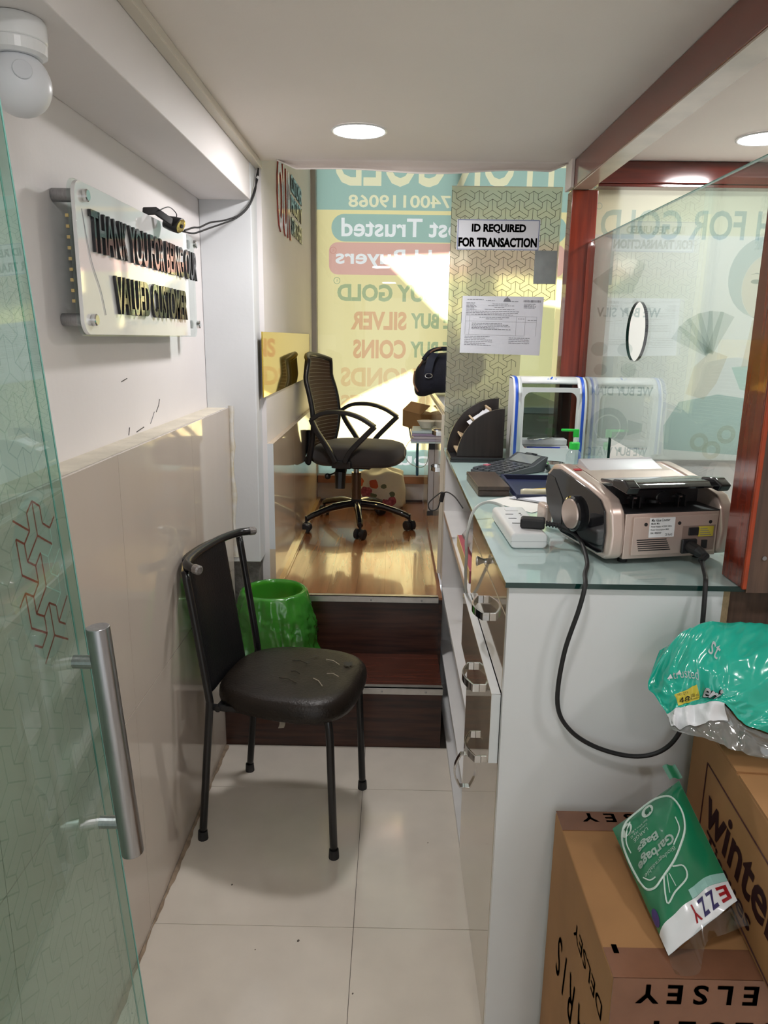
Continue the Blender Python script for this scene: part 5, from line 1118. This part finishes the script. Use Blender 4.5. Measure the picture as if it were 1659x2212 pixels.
wtext('trusted', white_pack, .17, 2.45, .14, .16, .004, -.26); wtext('eri', print_black, .322, 3.28, .118, .32, .012, -.66, .06, .005); wtext('eri', white_pack, .324, 3.26, .114, .32, .012, -.64, .02, .0075); wtext('st', white_pack, .36, 1.9, .05, .2, .01, -.3)
for k in range(2): MB().add([tpt(.14+.05*k, 2.35), tpt(.165+.05*k, 2.25), tpt(.17+.05*k, 2.4)], [(0, 1, 2)]).build('white_fleck', white_pack, tw)

# ================================================================== GLASS DOOR
DY = .83
def dpt(d, z, x=0):   # d: distance back from the free edge, z world height, x offset off the face
    xe = -.395*1.0-.0693*(z-1.49-.01)
    return Vector((xe+x+d*math.sin(math.radians(3.5)), DY-d*math.cos(math.radians(3.5)), z))
dr = sroot('door_1', (-.36, .5, 0))
mbd = MB()
for x in (0, -.012): mbd.v += [dpt(0, .01, x), dpt(.8, .01, x), dpt(.8, 2.05, x), dpt(0, 2.05, x)]
mbd.f += [(0, 1, 2, 3), (7, 6, 5, 4), (1, 5, 6, 2), (3, 2, 6, 7), (0, 4, 5, 1)]
mbd.build('glass_leaf', door_glass, dr)
MB().add([dpt(0, .01), dpt(0, 2.05), dpt(0, 2.05, -.012), dpt(0, .01, -.012)], [(0, 1, 2, 3)]).build('glass_edge', glassmat('green_edge_tint', (.62, .80, .74), refl=.6), dr)
for x in (0, -.012): MB().tube([dpt(0, .01, x), dpt(0, 2.05, x)], .0011, 6).build('edge_arris', edge_green, dr)
cd, cz0, rr_ = .060, 1.225, .085
groups = {'dark': MB(), 'red': MB(), 'pale': MB()}
for p, q in wye_lines(.004, .36, .42, 1.55, .0196):
    d = (q-p).normalized(); nn = Vector((-d.y, d.x))*.0008; m_ = (p+q)/2; dist = math.hypot((m_.x-cd)/.060, (m_.y-cz0)/.086)
    g_ = 'dark' if dist > 1 else ('pale' if math.hypot((m_.x-.022)/.032, (m_.y-1.225)/.04) < 1 else 'red')
    if g_ == 'red': nn = nn*1.5
    groups[g_].add([dpt(a.x, a.y, -.0128) for a in (p-nn, q-nn, q+nn, p+nn)], [(0, 1, 2, 3)])
for k, m_ in (('dark', gel('door_line_tint', (.80, .86, .84))), ('red', gel('red_line_tint', (.80, .22, .18))), ('pale', film('pale_line', (.8, .8, .8), (.9, .9, .9), .6))):
    o = groups[k].build('line_pattern', m_, dr); o['kind'] = 'stuff'
MB().add([dpt(cd+.066*math.cos(2*PI*k/30), cz0+.092*math.sin(2*PI*k/30), -.0134) for k in range(30)], [list(range(30))]).build('emblem_film', film('emblem_film', (.65, .57, .55), (.70, .62, .60), .6, transp=.38), dr)
ht, hbm = dpt(.045, 1.162, .034), dpt(.045, .862, .034)
hd = MB().tube([ht, hbm], .0135, 28).build('handle', steel, dr, bevel=.001)
for z in (1.118, .905): MB().tube([dpt(.045, z, .0), dpt(.045, z, .030)], .008, 16).build('handle_peg', steel, dr, parent=hd)

# ================================================================== LAMPS
def lamp(x, y, label, power, z=2.09):
    t = thing('ceiling_light', label, 'ceiling light', (x, y, z), 'round recessed ceiling lights')
    MB().lathe([(.074, -.001), (.082, -.001), (.084, -.004), (.080, -.006), (.074, -.004)], (x, y, z), (0, 0, 1), 40).build('rim', white_plastic, t)
    MB().lathe([(.0, -.005), (.076, -.005), (.076, -.001)], (x, y, z), (0, 0, 1), 40).build('diffuser', lamp_glow, t)
    l = bpy.data.lights.new('downlight', 'AREA'); l.shape = 'DISK'; l.size = .15; l.energy = power; l.color = (1, .965, .955)
    o = bpy.data.objects.new('downlight', l); COL.objects.link(o); o.location = (0, 0, -.012); o.parent = t
lamp(-.11, 2.38, 'round white recessed ceiling light glowing above the steps', LAMP_POWER)
lamp(1.11, 2.41, 'round white recessed ceiling light glowing inside the booth', LAMP_POWER)
lamp(-.05, .55, 'round white recessed ceiling light added out of view above the glass door', LAMP_DIM)  # unseen lamps added from here on to light the near end
lamp(1.2, .55, 'round white recessed ceiling light added out of view above the cartons', LAMP_DIM)
lamp(.5, -.9, 'round white recessed ceiling light added out of view near the back wall', LAMP_DIM)
